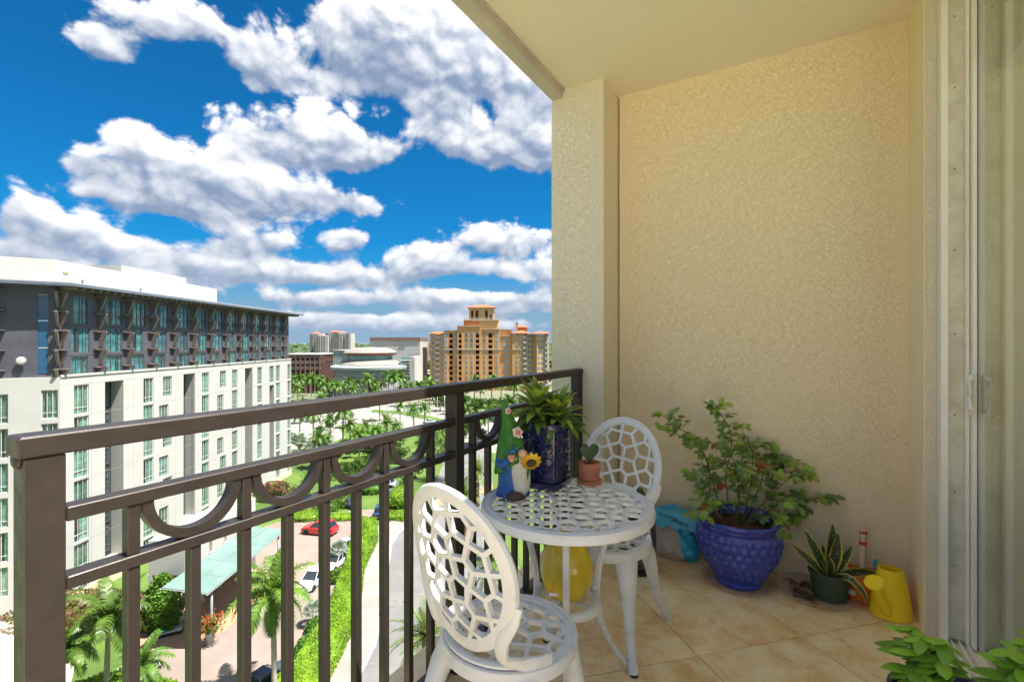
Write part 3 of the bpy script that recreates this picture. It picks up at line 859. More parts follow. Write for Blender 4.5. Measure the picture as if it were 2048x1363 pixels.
# canes: control points in (right, up) of the photo plane, pixel offsets from the pot mouth, with a depth
cane_px = [
    [(1430, 1028, 0), (1420, 985, .02), (1418, 930, .03), (1390, 880, .04), (1345, 845, .05), (1325, 830, .05)],
    [(1432, 1028, 0), (1424, 960, 0), (1405, 905, -.02), (1360, 872, -.04), (1322, 850, -.05)],
    [(1455, 1030, .02), (1452, 960, .02), (1462, 900, .02), (1460, 860, .02), (1440, 825, .03), (1428, 812, .03)],
    [(1470, 1032, 0), (1475, 960, -.02), (1458, 900, -.03), (1420, 885, -.05), (1385, 875, -.07)],
    [(1480, 1034, .03), (1478, 950, .04), (1492, 900, .05), (1515, 888, .06), (1535, 885, .06)],
    [(1485, 1036, 0), (1500, 980, 0), (1505, 920, -.02), (1502, 895, -.02), (1480, 850, 0)],
    [(1495, 1036, .02), (1530, 1000, .02), (1548, 940, .03), (1560, 915, .04), (1590, 930, .05), (1612, 945, .05)],
    [(1495, 1038, -.02), (1530, 1015, -.04), (1570, 1000, -.06), (1600, 1010, -.05), (1615, 1000, -.05), (1655, 995, -.05)],
    [(1498, 1036, 0), (1540, 990, -.04), (1575, 960, -.06), (1605, 940, -.06)],
    [(1440, 1030, -.03), (1415, 1005, -.06), (1400, 1015, -.09), (1385, 1030, -.10)],
    [(1428, 1030, 0), (1415, 985, 0), (1400, 955, -.02), (1380, 945, -.03)],
    [(1490, 1036, 0), (1535, 1030, -.06), (1560, 1045, -.10), (1565, 1065, -.11)],
    [(1490, 1030, .03), (1520, 970, .05), (1530, 930, .06), (1545, 905, .06)],
    [(1465, 1030, -.03), (1480, 985, -.05), (1470, 950, -.06), (1490, 930, -.06)],
    [(1500, 1030, -.03), (1560, 1005, .0), (1590, 985, .03), (1600, 1010, .03), (1595, 1040, .03)],
]
def at_depth(px, py, d):
    k = (px - 1024) / FPX
    return Vector(W(k * d, d, EYE - (py - 684.5) / FPX * d))
D0 = -POT[0] * ST + POT[1] * CT
stems = MB(); lv = {'rose_leaf': MB(), 'rose_leaf_young': MB(), 'rose_leaf_red': MB()}
base = Vector((POT[0], POT[1], .30))
def to_bush(v): return v - base
def clampwall(v): 
    if v.y > 2.865: v.y = 2.865 - (v.y - 2.865) * .3
    return v
for cp in cane_px:
    pts = [to_bush(clampwall(at_depth(px, py, D0 + dd))) for px, py, dd in cp]
    pts[0].x *= .6; pts[0].y *= .6; pts[0].z = -.012
    cur = bez(pts, 7); n = len(cur)
    stems.tube(cur, [.0042 * (1 - .72 * i / (n - 1)) for i in range(n)], 6)
    for i in range(int(n * .22), n, 3):
        for rep in range(2 if i < n - 2 else 3):
            p = cur[i]; t = (cur[min(i + 1, n - 1)] - cur[i - 1]).normalized()
            ang = rnd.uniform(0, 2 * pi)
            side = Vector((cos(ang), sin(ang) * .8, rnd.uniform(-.25, .5))).normalized()
            d1 = (t * .5 + side).normalized(); pl = rnd.uniform(.025, .05)
            e = p + d1 * pl
            if (e + base).y > 2.88: continue
            stems.tube([p, e], .0011, 4, caps=False)
            key = 'rose_leaf_red' if rnd.random() < .04 else ('rose_leaf_young' if (i > n * .75 and rnd.random() < .65) or rnd.random() < .22 else 'rose_leaf')
            for q, (s_, an) in enumerate(((1.0, 0), (.62, 60), (.62, -60), (.35, 70), (.35, -70))[:rnd.choice((3, 3, 5, 5))]):
                up = Vector((rnd.uniform(-.5, .5), rnd.uniform(-.9, .1), 1)).normalized()
                dd = Matrix.Rotation(radians(an + rnd.uniform(-15, 15)), 3, up) @ d1
                dd.z -= rnd.uniform(0, .55)
                L = rnd.uniform(.034, .054) * (1 if q == 0 else .88)
                leaf(lv[key], p + d1 * pl * s_, dd, L, L * .68, .22, rnd.uniform(0, .35), up, 4)
stems.build('stems', 'rose_stem', bush, True)
for k, m in lv.items():
    o = m.build('leaves', k, bush, True); tag(o, kind='stuff')

# ---- snake plant in a green nursery pot, on a clear saucer with dry leaves
SP = (.142, 2.735)
s2 = thing('plant_saucer', 'wide clear saucer with dry leaves under the green nursery pot', 'saucer', (SP[0] - .05, SP[1] + .005, 0))
MB().lathe([(.140, .0008), (.146, .003), (.168, .026), (.173, .028), (.171, .030), (.164, .027), (.142, .0055), (.001, .0036)], 64).build('dish', 'clear_saucer', s2, True)
dl = MB()
for i in range(46):
    a, r = rnd.uniform(1.9, 4.6), rnd.uniform(.05, .135)
    leaf(dl, (r * cos(a), r * sin(a), .007 + rnd.uniform(0, .012)), (rnd.uniform(-1, 1), rnd.uniform(-1, 1), rnd.uniform(-.1, .25)), rnd.uniform(.025, .045), .018, .5, rnd.uniform(-.3, .3))
tag(dl.build('dry_leaves', 'dry_leaf', s2), kind='stuff')
np_ = thing('nursery_pot', 'small dark green plastic nursery pot', 'pot', (SP[0], SP[1], .004), .3)
MB().lathe([(.060, 0), (.064, .003), (.078, .115), (.083, .116), (.085, .130), (.081, .131), (.078, .118), (.0755, .112)], 40, sx=1.08, sy=.92).build('body', 'green_plastic', np_, 40)
MB().lathe([(.0765, .112), (.03, .116), (.0001, .117)], 24, sx=1.08, sy=.92).build('soil', 'soil', np_, True)
sn = thing('snake_plant', 'snake plant with banded leaves edged in yellow', 'plant', (SP[0], SP[1], .115))
def uvbuild(name, mb, m, parent, uvs):
    me = mb.mesh(name, m, True); l = me.uv_layers.new(name='UVMap')
    flat = [c for f in uvs for c in f]
    for i, c in enumerate(flat): l.data[i].uv = c
    return link(name, me, parent)
sw = lambda s: (min(1, .42 + 1.5 * s) * (1 - max(0, (s - .45) / .55) ** 2.0) + .015)
R_ = lambda r, d, z: Vector(W(r, d, z)) - Vector((0, 0, 0))
for dr, dd, up_, L, wd, dr2 in [(.02, -.05, 1, .235, .070, .05), (.10, -.10, 1, .20, .058, .1), (-.42, .1, 1, .215, .045, .12), (-.95, 0, 1, .205, .034, .15), (.62, .05, .9, .16, .044, .1), (1.0, -.2, .55, .17, .040, .75), (.25, -.75, .8, .19, .030, 2.6), (-.12, .15, 1, .13, .04, .05), (-.25, -.35, 1, .12, .04, .2)]:
    m = MB(); uvs = []; dv = Vector(W(dr, dd, up_))
    dv = Vector((dr * CT - dd * ST, dr * ST + dd * CT, up_))
    side = Vector((CT, ST, 0))
    strap(m, (dv.x * .018, dv.y * .018, -.01), dv, L, wd, dr2, 9, .35, up=Vector((ST, -CT, .15)), wfun=sw, uv=uvs)
    uvbuild('leaf', m, 'snake_leaf', sn, uvs)
sn.scale = (1.12,) * 3

# ---- orange pot full of painted canes, and the watering can
OP = (.272, 2.80)
op = thing('orange_pot', 'small orange plastic pot behind the yellow watering can', 'pot', (OP[0], OP[1], 0))
MB().lathe([(.058, 0), (.061, .003), (.077, .118), (.081, .118), (.082, .130), (.078, .131), (.074, .118), (.055, .02), (.001, .018)], 40).build('body', 'orange_plastic', op, 40)
MB().box(-.014, .014, -.0005, .0005, -.011, .011).build('sticker', 'paper_white', op, loc=(-.042, -.0575, .05), rot=(radians(-7), 0, radians(-36)))
def cane(label, p0, p1, rad, bands, cup=0):
    c = thing('painted_stick', label, 'stick', p0, 0, 'painted sticks in the orange pot')
    v = Vector(p1) - Vector(p0); n = 9
    pts = [v * (i / (n - 1)) + Vector((rnd.uniform(-1, 1), rnd.uniform(-1, 1), rnd.uniform(-1, 1))) * .0025 for i in range(n)]
    MB().tube(pts, [rad * (1 + rnd.uniform(-.08, .08)) for _ in range(n)], 10).build('shaft', 'cane_pale', c, 50)
    for a, b, m in bands:
        MB().tube([v * a, v * ((a + b) / 2), v * b], rad * 1.16, 10).build('painted_band', m, c, 50)
ox, oy = OP
cane('thick pale upright stick with red spots leaning on the wall', (ox + .0, oy + .02, .03), (ox + .012, oy + .045, .325), .0135, [(.74, .80, 'red_paint'), (.92, .97, 'red_paint')])
cane('pale stick with a teal band pointing away from the snake plant', (ox - .02, oy - .02, .05), (ox + .118, oy - .03, .165), .0085, [(.74, .84, 'teal_paint')])
cane('pale stick with broad teal paint leaning over the snake plant', (ox + .03, oy + .0, .05), (ox - .145, oy + .03, .205), .0085, [(.62, .90, 'teal_paint')])
cane('thin pale stick with teal tip lying across the pot rim', (ox + .02, oy - .03, .06), (ox - .12, oy - .03, .160), .0070, [(.70, .97, 'teal_paint')])
cane('short teal stick standing between the crossed canes', (ox + .035, oy + .02, .06), (ox + .06, oy + .03, .205), .0065, [(.72, .98, 'teal_paint')])
cane('plain pale stick drooping over the rim towards the corner', (ox - .01, oy + .02, .07), (ox + .122, oy + .02, .128), .0065, [])
cane('thin teal dipped twig hanging down the side of the pot', (ox - .06, oy - .03, .145), (ox - .105, oy - .035, .10), .0060, [(.35, .95, 'teal_paint')])

wc = thing('watering_can', 'bright yellow plastic watering can with round sprinkler head', 'watering can', (.368, 2.70, 0), radians(12))
wc.scale = (.94, .94, 1.0)
def canfn(r, z, a): return r, z - .008 * sin(a) * 0
MB().lathe([(.078, .0), (.086, .004), (.087, .012), (.080, .07), (.070, .13), (.060, .18), (.052, .205), (.050, .212), (.046, .212), (.047, .2), (.066, .12), (.080, .015), (.001, .012)], 48, sx=.98, sy=.78).build('body', 'yellow_plastic', wc, 40)
sp = bez([(-.035, -.052, .040), (-.055, -.078, .075), (-.075, -.090, .115), (-.088, -.098, .150), (-.095, -.104, .172)], 6)
MB().tube(sp, [.021 - .010 * i / (len(sp) - 1) for i in range(len(sp))], 16).build('spout', 'yellow_plastic', wc, 50)
rose = MB().lathe([(.010, 0), (.030, .016), (.0385, .022), (.0395, .026), (.0365, .030), (.0001, .033)], 32)
rose.xf(Matrix.Translation((-.096, -.105, .165)) @ Vector((-.38, -.42, .82)).to_track_quat('Z', 'Y').to_matrix().to_4x4())
rose.build('sprinkler_head', 'yellow_plastic', wc, 40)
MB().tube(bez([(.02, .038, .185), (.03, .075, .19), (.03, .092, .15), (.028, .090, .09), (.02, .066, .045)], 5), .009, 10, squash=(1.4, .8)).build('handle', 'yellow_plastic', wc, 50)

# ---- speckled pot behind the far chair, with a cactus stem
CP = (-.735, 2.56)
cp_ = thing('speckled_pot', 'dark speckled round pot behind the far white chair', 'pot', (CP[0], CP[1], 0))
MB().lathe([(.082, .0), (.092, .002), (.094, .022), (.088, .025), (.080, .0255)], 40).build('saucer', 'dark_plastic', cp_, 40)
MB().lathe([(.070, .026), (.082, .03), (.096, .10), (.099, .18), (.094, .25), (.090, .268), (.083, .268), (.084, .24)], 48).build('body', 'speckle_pot', cp_, 40)
MB().lathe([(.084, .242), (.0001, .250)], 24).build('soil', 'soil', cp_, True)
ca = thing('green_cactus', 'ridged green cactus stem standing in the speckled pot', 'plant', (CP[0] + .01, CP[1] + .01, .246))
MB().lathe([(.020, -.01), (.024, .06), (.025, .13), (.022, .17), (.012, .19), (.0001, .195)], 30, fn=lambda r, z, a: (r * (1 + .14 * cos(5 * a)), z)).build('stem', 'heart_green', ca, True)

# ---- bag of potting mix slumped against the wall
BG = (-.585, 2.80)
bag = thing('potting_mix_bag', 'crumpled blue and clear bag of potting mix slumped against the wall', 'bag', (BG[0], BG[1], 0), radians(8))
def bagmesh():
    m = MB(); nx, nz = 22, 20
    for s in (0, 1):
        for j in range(nz + 1):
            v = j / nz
            for i in range(nx + 1):
                u = i / nx
                wdt = .118 * (1 - .10 * v) + .01 * sin(v * 9)
                lean = .03 * v + .035 * max(0, v - .72) * 3
                thick = (.070 * (1 - .85 * v ** 1.4) + .006) * (sin(pi * u) ** .5 if 0 < u < 1 else 0) * min(1, .35 + v * 4)
                x = (u - .5) * 2 * wdt + .012 * sin(v * 7 + 1) * v
                z = .285 * v - (.012 * cos(u * 9) * v) - .05 * max(0, v - .85) * (3 if s else 1)
                cr = .005 * sin(u * 23 + v * 17) + .004 * sin(u * 11 - v * 29)
                y = (-thick + cr if s == 0 else thick * .3) + lean
                m.v.append((x, y, max(.001, z)))
    st = (nx + 1) * (nz + 1)
    for s in (0, 1):
        for j in range(nz):
            for i in range(nx):
                a = s * st + j * (nx + 1) + i
                f = (a, a + 1, a + nx + 2, a + nx + 1)
                m.f.append(f if s == 0 else f[::-1])
    return m
bm_ = bagmesh(); me = bm_.mesh('body', 'bag_pale', True); me.materials.append(MAT['bag_blue'])
for p in me.polygons:
    c = p.center
    if c.z > .170 + .1 * max(0, -c.x) - .02 * sin(c.x * 60) or (c.x > .018 + .33 * (.17 - c.z) * .6 and c.z < .19): p.material_index = 1
link('body', me, bag)
fl = MB()
for i in range(13):
    u = i / 12; x = (u - .5) * .21
    for w, (dy, dz) in enumerate(((.06, .255), (.015, .275), (-.028, .262), (-.055, .225), (-.062, .19 + .012 * sin(i * 1.7)))):
        fl.v.append((x * (1 + .05 * w) + .004 * sin(i * 2 + w), dy + .006 * sin(i * 1.9 + w * 2), dz + .006 * sin(i * 2.3 + w)))
for i in range(12):
    for w in range(4): fl.f.append((i * 5 + w, i * 5 + w + 1, i * 5 + 6 + w, i * 5 + 5 + w))
fl.build('folded_top', 'bag_blue', bag, True)
def text_part(name, s, size, m, parent, loc, rot, ext=.0004):
    cu = bpy.data.curves.new(name, 'FONT'); cu.body = s; cu.size = size; cu.extrude = ext; cu.align_x = 'CENTER'; cu.resolution_u = 3
    o = bpy.data.objects.new(name, cu); COL.objects.link(o)
    dg = bpy.context.evaluated_depsgraph_get(); me = bpy.data.meshes.new_from_object(o.evaluated_get(dg)); bpy.data.objects.remove(o)
    me.name = name; me.materials.clear(); me.materials.append(MAT[m])
    return link(name, me, parent, loc, rot)
text_part('lettering', 'Indoor', .036, 'print_black', bag, (.028, -.0695, .236), (radians(90 - 12), radians(180 + 14), 0))
text_part('lettering', 'Potting', .036, 'print_black', bag, (-.035, -.0705, .262), (radians(90 - 12), radians(180 + 8), 0))

# ---- square navy planter with two dracaenas
PL = (-.842, 1.675)
def sq(h, c=.018):
    k = h - c
    return [(-k, -h), (k, -h), (h - .006, -h + .006), (h, -k), (h, k), (h - .006, h - .006), (k, h), (-k, h), (-h + .006, h - .006), (-h, k), (-h, -k), (-h + .006, -h + .006)]
pz = TZ + .006
pl = thing('navy_planter', 'tall square navy glazed planter embossed with rings on the table', 'planter', (PL[0], PL[1], pz))
m = MB()
rings = [(.070, .028), (.0725, .031), (.0745, .20), (.0775, .245), (.0785, .249), (.0745, .250), (.0725, .246), (.070, .215)]
for h, z in rings: m.v += [(x, y, z) for x, y in sq(h)]
for l in range(len(rings) - 1):
    for i in range(12): m.f.append((l * 12 + i, l * 12 + (i + 1) % 12, l * 12 + 12 + (i + 1) % 12, l * 12 + 12 + i))
m.f.append(tuple(range(11, -1, -1)))
body = m.build('body', 'navy_glaze', pl, 30)
sc_ = MB(); sr = [(.072, 0), (.078, .003), (.080, .026), (.077, .0275), (.074, .020)]
for h, z in sr: sc_.v += [(x, y, z) for x, y in sq(h)]
for l in range(len(sr) - 1):
    for i in range(12): sc_.f.append((l * 12 + i, l * 12 + (i + 1) % 12, l * 12 + 12 + (i + 1) % 12, l * 12 + 12 + i))
sc_.f.append(tuple(range(11, -1, -1))); sc_.f.append(tuple(range(48, 60)))
sc_.build('saucer', 'navy_glaze', pl, 30)
em = MB()
def relief(face, u, z):
    h = .0745 + .003 * (z - .03) / .2 + .0005
    return {0: (u, -h, z), 1: (h, u, z), 2: (u, h, z), 3: (-h, u, z)}[face]
for face in (0, 1):
    for i in range(3):
        for j in range(4):
            u0, z0 = (i - 1) * .047, .060 + j * .048
            em.tube([relief(face, u0 + .0165 * cos(2 * pi * k / 16), z0 + .0165 * sin(2 * pi * k / 16)) for k in range(17)], .0026, 5, caps=False)
            em.tube([relief(face, u0 - .023, z0 - .024), relief(face, u0 + .023, z0 + .024)], .0011, 4) if (i + j) % 2 else em.tube([relief(face, u0 + .023, z0 - .024), relief(face, u0 - .023, z0 + .024)], .0011, 4)
    for q in (-.0235, .0235): em.tube([relief(face, q - .003, .04), relief(face, q - .003, .235)], .0011, 4).tube([relief(face, q + .003, .04), relief(face, q + .003, .235)], .0011, 4)
    for z0 in (.036, .084, .132, .180, .228): em.tube([relief(face, -.066, z0), relief(face, .066, z0)], .0013, 4)
em.build('embossing', 'navy_glaze', body, True)
MB().prism(sq(.0715), .200, .212).build('soil', 'soil', pl)
for (ox_, oy_, hh, nm) in ((-.032, -.012, .115, 'bushy lime green dracaena on the gnome side of the navy planter'), (.042, .022, .070, 'bushy lime green dracaena on the column side of the navy planter')):
    dr = thing('dracaena', nm, 'plant', (PL[0] + ox_, PL[1] + oy_, pz + .205))
    MB().tube([(0, 0, 0), (.004, -.002, hh * .6), (0, 0, hh + .03)], [.011, .009, .006], 8).build('stem', 'rose_stem', dr, True)
    for i in range(60):
        f = i / 59
        a = i * 2.4 + rnd.uniform(-.3, .3)
        elev = .05 + 1.25 * f ** 1.1 + rnd.uniform(-.15, .15)
        z = hh * (.35 + .65 * f)
        m = MB(); L = rnd.uniform(.115, .165) * (1.0 - .15 * f)
        dv = Vector((cos(a) * cos(elev), sin(a) * cos(elev), sin(elev)))
        strap(m, (0.006 * cos(a), .006 * sin(a), z), dv, L, rnd.uniform(.026, .036), rnd.uniform(.6, 1.5), 6, .35, wfun=lambda s: (min(1, .35 + 1.7 * s) * (1 - max(0, (s - .4) / .6) ** 2.2) + .01))
        m.build('leaf', 'dracaena_leaf' if (f > .3 and i % 3) else 'dracaena_dark', dr, True)

# ---- terracotta pot with a heart-shaped leaf
TP = (-.705, 1.785)
tp = thing('terracotta_pot', 'small terracotta pot with saucer on the white table', 'pot', (TP[0], TP[1], pz - .001))
MB().lathe([(.044, 0), (.0495, .002), (.050, .016), (.0475, .017), (.044, .0165)], 40).build('saucer', 'terracotta', tp, 40)
MB().lathe([(.036, .0172), (.040, .018), (.0425, .055), (.0435, .083), (.0425, .085), (.0395, .085), (.038, .078)], 40).build('body', 'terracotta', tp, 40)
MB().lathe([(.0385, .077), (.0001, .080)], 24).build('soil', 'soil', tp, True)
hl = thing('heart_leaf', 'thick dark green heart-shaped leaf planted in the terracotta pot', 'plant', (TP[0], TP[1], pz + .076), TH + radians(8))
hp = []
for k in range(44):
    t_ = 2 * pi * k / 44
    hp.append((16 * sin(t_) ** 3, 13 * cos(t_) - 5 * cos(2 * t_) - 2 * cos(3 * t_) - cos(4 * t_)))
hp = [(x / 16 * .039, (y + 17) / 29 * .080) for x, y in hp]
m = MB(); n = len(hp)
lay = [(.80, -.0035), (.97, -.0025), (1.0, 0), (.97, .0025), (.80, .0035)]
for sc, yy in lay: m.v += [(x * sc, yy, .032 + (z - .032) * sc) for x, z in hp]
for l in range(len(lay) - 1):
    for i in range(n): m.f.append((l * n + i, l * n + (i + 1) % n, l * n + n + (i + 1) % n, l * n + n + i))
m.f += [tuple(range(n - 1, -1, -1)), tuple(range(4 * n, 5 * n))]
m.build('blade', 'heart_green', hl, 60)

# ---- garden gnome
GN = (-.884, 1.497)
gn = thing('garden_gnome', 'painted garden gnome in blue coat and tall green hat holding a sunflower', 'figurine', (GN[0], GN[1], pz - .001), TH)
# local x = right in the view, y = away
coat = MB().lathe([(.058, .0), (.061, .006), (.056, .03), (.050, .07), (.045, .11), (.043, .14), (.036, .165), (.02, .175)], 36, -.004, .006, 1.0, .85, fn=lambda r, z, a: (r * (1 + .05 * sin(a * 6 + z * 20) * max(0, 1 - z / .12)), z))
coat.tube([(-.038, .0, .150), (-.052, -.022, .128), (-.040, -.044, .118), (-.018, -.050, .145)], [.017, .018, .016, .013], 12)
coat.build('coat', 'coat_blue', gn, True)
hat = MB(); hs = [(.059, .112, -.012, .004), (.061, .120, -.012, .004), (.055, .150, -.010, .005), (.048, .185, -.008, .006), (.040, .215, -.010, .006), (.031, .250, -.016, .006), (.022, .285, -.024, .006), (.015, .312, -.032, .006), (.011, .328, -.036, .006), (.013, .338, -.037, .006), (.008, .346, -.037, .006), (.0005, .348, -.037, .006)]
N = 36
for r, z, cx, cy in hs:
    for k in range(N):
        a = 2 * pi * k / N
        q = 1 + .07 * sin(3 * a + z * 25) + .05 * sin(5 * a - z * 40)
        drop = -.028 * max(0, cos(a - pi * 1.05)) if z < .13 else 0
        hat.v.append((cx + r * q * cos(a), cy + r * q * .9 * sin(a), z + drop + (.022 * max(0, sin(-a)) * max(0, cos(a + .5)) if z < .13 else 0)))
for l in range(len(hs) - 1):
    for k in range(N): hat.f.append((l * N + k, l * N + (k + 1) % N, l * N + N + (k + 1) % N, l * N + N + k))
hat.f.append(tuple(range(N - 1, -1, -1)))
hat = hat.build('hat', 'hat_green', gn, True)
def flower(parent, c, r, dirv, name='flower'):
    m = MB(); q = Vector(dirv).to_track_quat('Z', 'Y').to_matrix().to_4x4(); M = Matrix.Translation(c) @ q
    for k in range(5):
        a = 2 * pi * k / 5; m2 = MB().ball((r * .55 * cos(a), r * .55 * sin(a), .002), r * .48, 10, 6, 1, 1, .28); m.add(m2.v, m2.f)
    f = m.xf(M).build(name, 'petal_pale', parent, True)
    MB().ball((0, 0, .004), r * .45, 10, 6, 1, 1, .5).xf(M).build('flower_core', 'petal_core', f, True)
flower(hat, (.012, -.034, .238), .021, (.35, -.9, .25)); flower(hat, (-.022, -.016, .312), .013, (.5, -.85, .1))
beard = MB()
rows = [(.174, .014, -.022), (.160, .026, -.040), (.135, .034, -.047), (.10, .037, -.052), (.06, .035, -.056), (.028, .028, -.060), (.010, .016, -.060), (.004, .004, -.058)]
nb = 26
for z, wd, yy in rows:
    for k in range(nb + 1):
        a = pi * k / nb
        beard.v.append((.022 - wd * cos(a) + .010 * sin(z * 30) * .3, yy * (.35 + .65 * sin(a)) - .0022 * cos(k * 2.4) + .004, z + .006 * sin(a) - .004 * abs(cos(a))))
for l in range(len(rows) - 1):
    for k in range(nb): beard.f.append((l * (nb + 1) + k, l * (nb + 1) + k + 1, (l + 1) * (nb + 1) + k + 1, (l + 1) * (nb + 1) + k))
beard.build('beard', 'beard_white', gn, True)
MB().ball((.030, -.050, .166), .0155, 14, 10, 1.1, 1, .95).build('nose', 'gnome_skin', gn, True)
hd = MB().ball((-.010, -.052, .150), .0145, 12, 8, .9, .8, 1.1)
for k in range(4): hd.tube([(-.018 + k * .0055, -.060, .152), (-.017 + k * .0055, -.066, .158), (-.015 + k * .0055, -.064, .166)], [.0036, .0034, .0028], 7)
hd.tube([(.000, -.058, .146), (.008, -.062, .150), (.010, -.062, .157)], [.004, .0036, .003], 7)
hd.build('hand', 'gnome_skin', gn, True)
bd = MB().ball((-.004, -.060, .176), .0095, 12, 8, 1.35, .8, .8).ball((.008, -.062, .186), .0065, 10, 8)
bd.tube([(.013, -.063, .186), (.019, -.064, .185)], [.0022, .0004], 6).tube([(-.014, -.06, .175), (-.030, -.058, .168)], [.005, .0025], 6, squash=(1.4, .5))
bd.build('bird', 'bird_blue', gn, True)
sf = bpy.data.objects.new('sunflower', None); COL.objects.link(sf); sf.parent = gn; sf.location = (.062, -.050, .128)
sf.rotation_euler = Vector((-.15, -.55, .82)).to_track_quat('Z', 'Y').to_euler()
for k in range(11):
    a = 2 * pi * k / 11; m = MB()
    leaf(m, (.014 * cos(a), .014 * sin(a), .002), (cos(a), sin(a), .45), .030, .019, .25, -.15, segs=4)
    m2 = MB(); m2.add([(x, y, z - .003) for x, y, z in m.v], [f[::-1] for f in m.f]); m.add(m2.v, m2.f)
    m.build('petal', 'petal_yellow', sf, True)
MB().lathe([(.0001, -.004), (.014, -.002), (.019, .003), (.016, .008), (.0001, .010)], 20).build('flower_disc', 'seed_brown', sf, True)
MB().tube([(.056, -.040, .125), (.046, -.040, .08), (.040, -.036, .03), (.038, -.034, .004)], .0045, 8).build('stalk', 'hat_green', gn, True)
MB().ball((.004, -.060, .016), .021, 14, 8, 1.6, 1.1, .78).build('shoe', 'shoe_brown', gn, True)

# ---- yellow glazed pumpkin ornament on the shelf ring
gd = thing('ceramic_gourd', 'glossy yellow ceramic gourd on the ring under the table', 'ornament', (TC[0], TC[1], .333))
def gfn(r, z, a): return r * (1 + .085 * abs(sin(a * 4 + z * 9)) - .045), z
MB().lathe([(.045, .0), (.064, .008), (.080, .035), (.090, .075), (.091, .11), (.083, .15), (.066, .185), (.045, .208), (.026, .220), (.012, .226), (.0001, .228)], 72, fn=gfn).build('body', 'yellow_glaze', gd, True)
MB().box(-.022, .022, -.0004, .0004, -.005, .005).build('paper_label', 'paper_white', gd, loc=(-.002, -.0835, .040), rot=(radians(-18), 0, radians(26)))

# ---- basil in the round purple planter by the door
BP = (.372, 1.615)
bp_ = thing('purple_planter', 'round dusky purple planter beside the door track', 'planter', (BP[0], BP[1], 0))
MB().lathe([(.105, 0), (.112, .004), (.140, .20), (.154, .285), (.158, .287), (.160, .302), (.155, .304), (.148, .300), (.142, .27)], 64).build('body', 'purple_glaze', bp_, 40)
MB().lathe([(.144, .272), (.0001, .28)], 32).build('soil', 'soil', bp_, True)
def basil(label, x, y, h, n, spread, seed, tops):
    r2 = random.Random(seed)
    b = thing('basil_plant', label, 'plant', (BP[0] + x, BP[1] + y, .275))
    st = MB()
    for q in range(tops):
        ax, ay = r2.uniform(-spread, spread), r2.uniform(-spread, spread)
        hh = h * r2.uniform(.75, 1.0)
        pts = bez([(ax * .3, ay * .3, -.005), (ax * .7, ay * .7, hh * .5), (ax, ay, hh)], 5); st.tube(pts, [.004 - .002 * i / (len(pts) - 1) for i in range(len(pts))], 6)
        for i in range(n):
            f = (i + 1) / n; P = pts[min(len(pts) - 1, int(f * (len(pts) - 1)))]
            for k in range(4 if f > .85 else 2):
                a = i * pi / 2 + k * (pi if f <= .85 else pi / 2) + r2.uniform(-.4, .4)
                el = r2.uniform(-.6, .45) + .35 * f
                m = MB(); L = r2.uniform(.042, .074) * (.7 if f > .9 else 1)
                leaf(m, P, (cos(a) * cos(el), sin(a) * cos(el), sin(el)), L, L * .74, -.5, r2.uniform(.45, .95), segs=6, tip=1.2)
                m.build('leaf', 'basil_leaf' if r2.random() < .7 else 'basil_dark', b, True)
    st.build('stems', 'rose_stem', b, True)
basil('bright green basil overhanging the floor tiles at the planter rim', -.082, -.02, .205, 6, .040, 3, 7)
basil('bright green basil leaning on the glass side of the planter', .100, -.030, .255, 7, .045, 5, 8)

# ---- a fallen leaf or two on the tiles
for px, py in ((1705, 1195), (1728, 1205)):
    q = at_depth(px, py, EYE * FPX / (py - 684.5)); m = MB(); leaf(m, (0, 0, .002), (rnd.uniform(-1, 1), rnd.uniform(-1, 1), .05), .035, .012, .4, -.2)
    tag(m.build('fallen_leaf', 'dry_leaf', None, loc=(q.x, q.y, .001)), 'small dry brown leaf fallen on the floor tiles', 'leaf', 'dry leaves on the tiles')

# ================================================================== THE STREET BELOW AND THE CITY
mat('lawn', (.10, .165, .022), (.055, .105, .016), rough=.9, scale=.11, detail=8, space='World', bump=.05, bscale=6)
mat('far_land', (.10, .14, .06), (.19, .18, .13), rough=.95, scale=.006, detail=8, space='World')
mat('asphalt', (.18, .177, .174), (.14, .137, .135), rough=.9, scale=.16, detail=9, space='World')
mat('concrete', (.28, .265, .24), (.22, .205, .185), rough=.9, scale=.3, detail=8, space='World')
mat('kerb_white', (.46, .445, .42), (.34, .325, .30), rough=.85, scale=1.2, space='World')
mat('pavers', (.25, .20, .17), (.205, .163, .138), rough=.85, scale=.25, detail=9, space='World')
mat('brick_paving', (.40, .24, .15), (.33, .19, .11), rough=.85, scale=2.0, space='World')
mat('road_paint', (.75, .75, .72), rough=.7)
mat('oil_stain', (.16, .155, .15), rough=.8)
mat('hotel_white', (.47, .458, .43), (.445, .432, .405), rough=.75, scale=.35, detail=6)
mat('joint_grey', (.36, .345, .32), rough=.9)
mat('hotel_cream', (.62, .53, .38), (.57, .48, .33), rough=.8, scale=.6)
mat('hotel_grey', (.088, .085, .105), (.072, .069, .086), rough=.55, scale=.8, detail=6)
mat('hotel_fin', (.20, .165, .15), (.15, .12, .11), rough=.6, scale=1.2)
mat('hotel_eave', (.135, .16, .20), (.11, .13, .165), rough=.45, scale=1)
mat('mullion', (.62, .62, .60), rough=.5)
mat('mullion_dark', (.14, .13, .14), rough=.5)
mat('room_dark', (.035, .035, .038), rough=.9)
mat('curtain_green', (.30, .50, .40), (.15, .28, .22), rough=.7, scale=1.6, detail=3, objvar=.35)
mat('curtain_teal', (.10, .40, .46), (.04, .17, .21), rough=.7, scale=1.4, detail=3, objvar=.4)
mat('blue_panel', (.025, .10, .20), (.02, .07, .14), rough=.12, scale=.3, spec=.8)
glassmat('hotel_glass', (.78, .86, .84), 2.2)
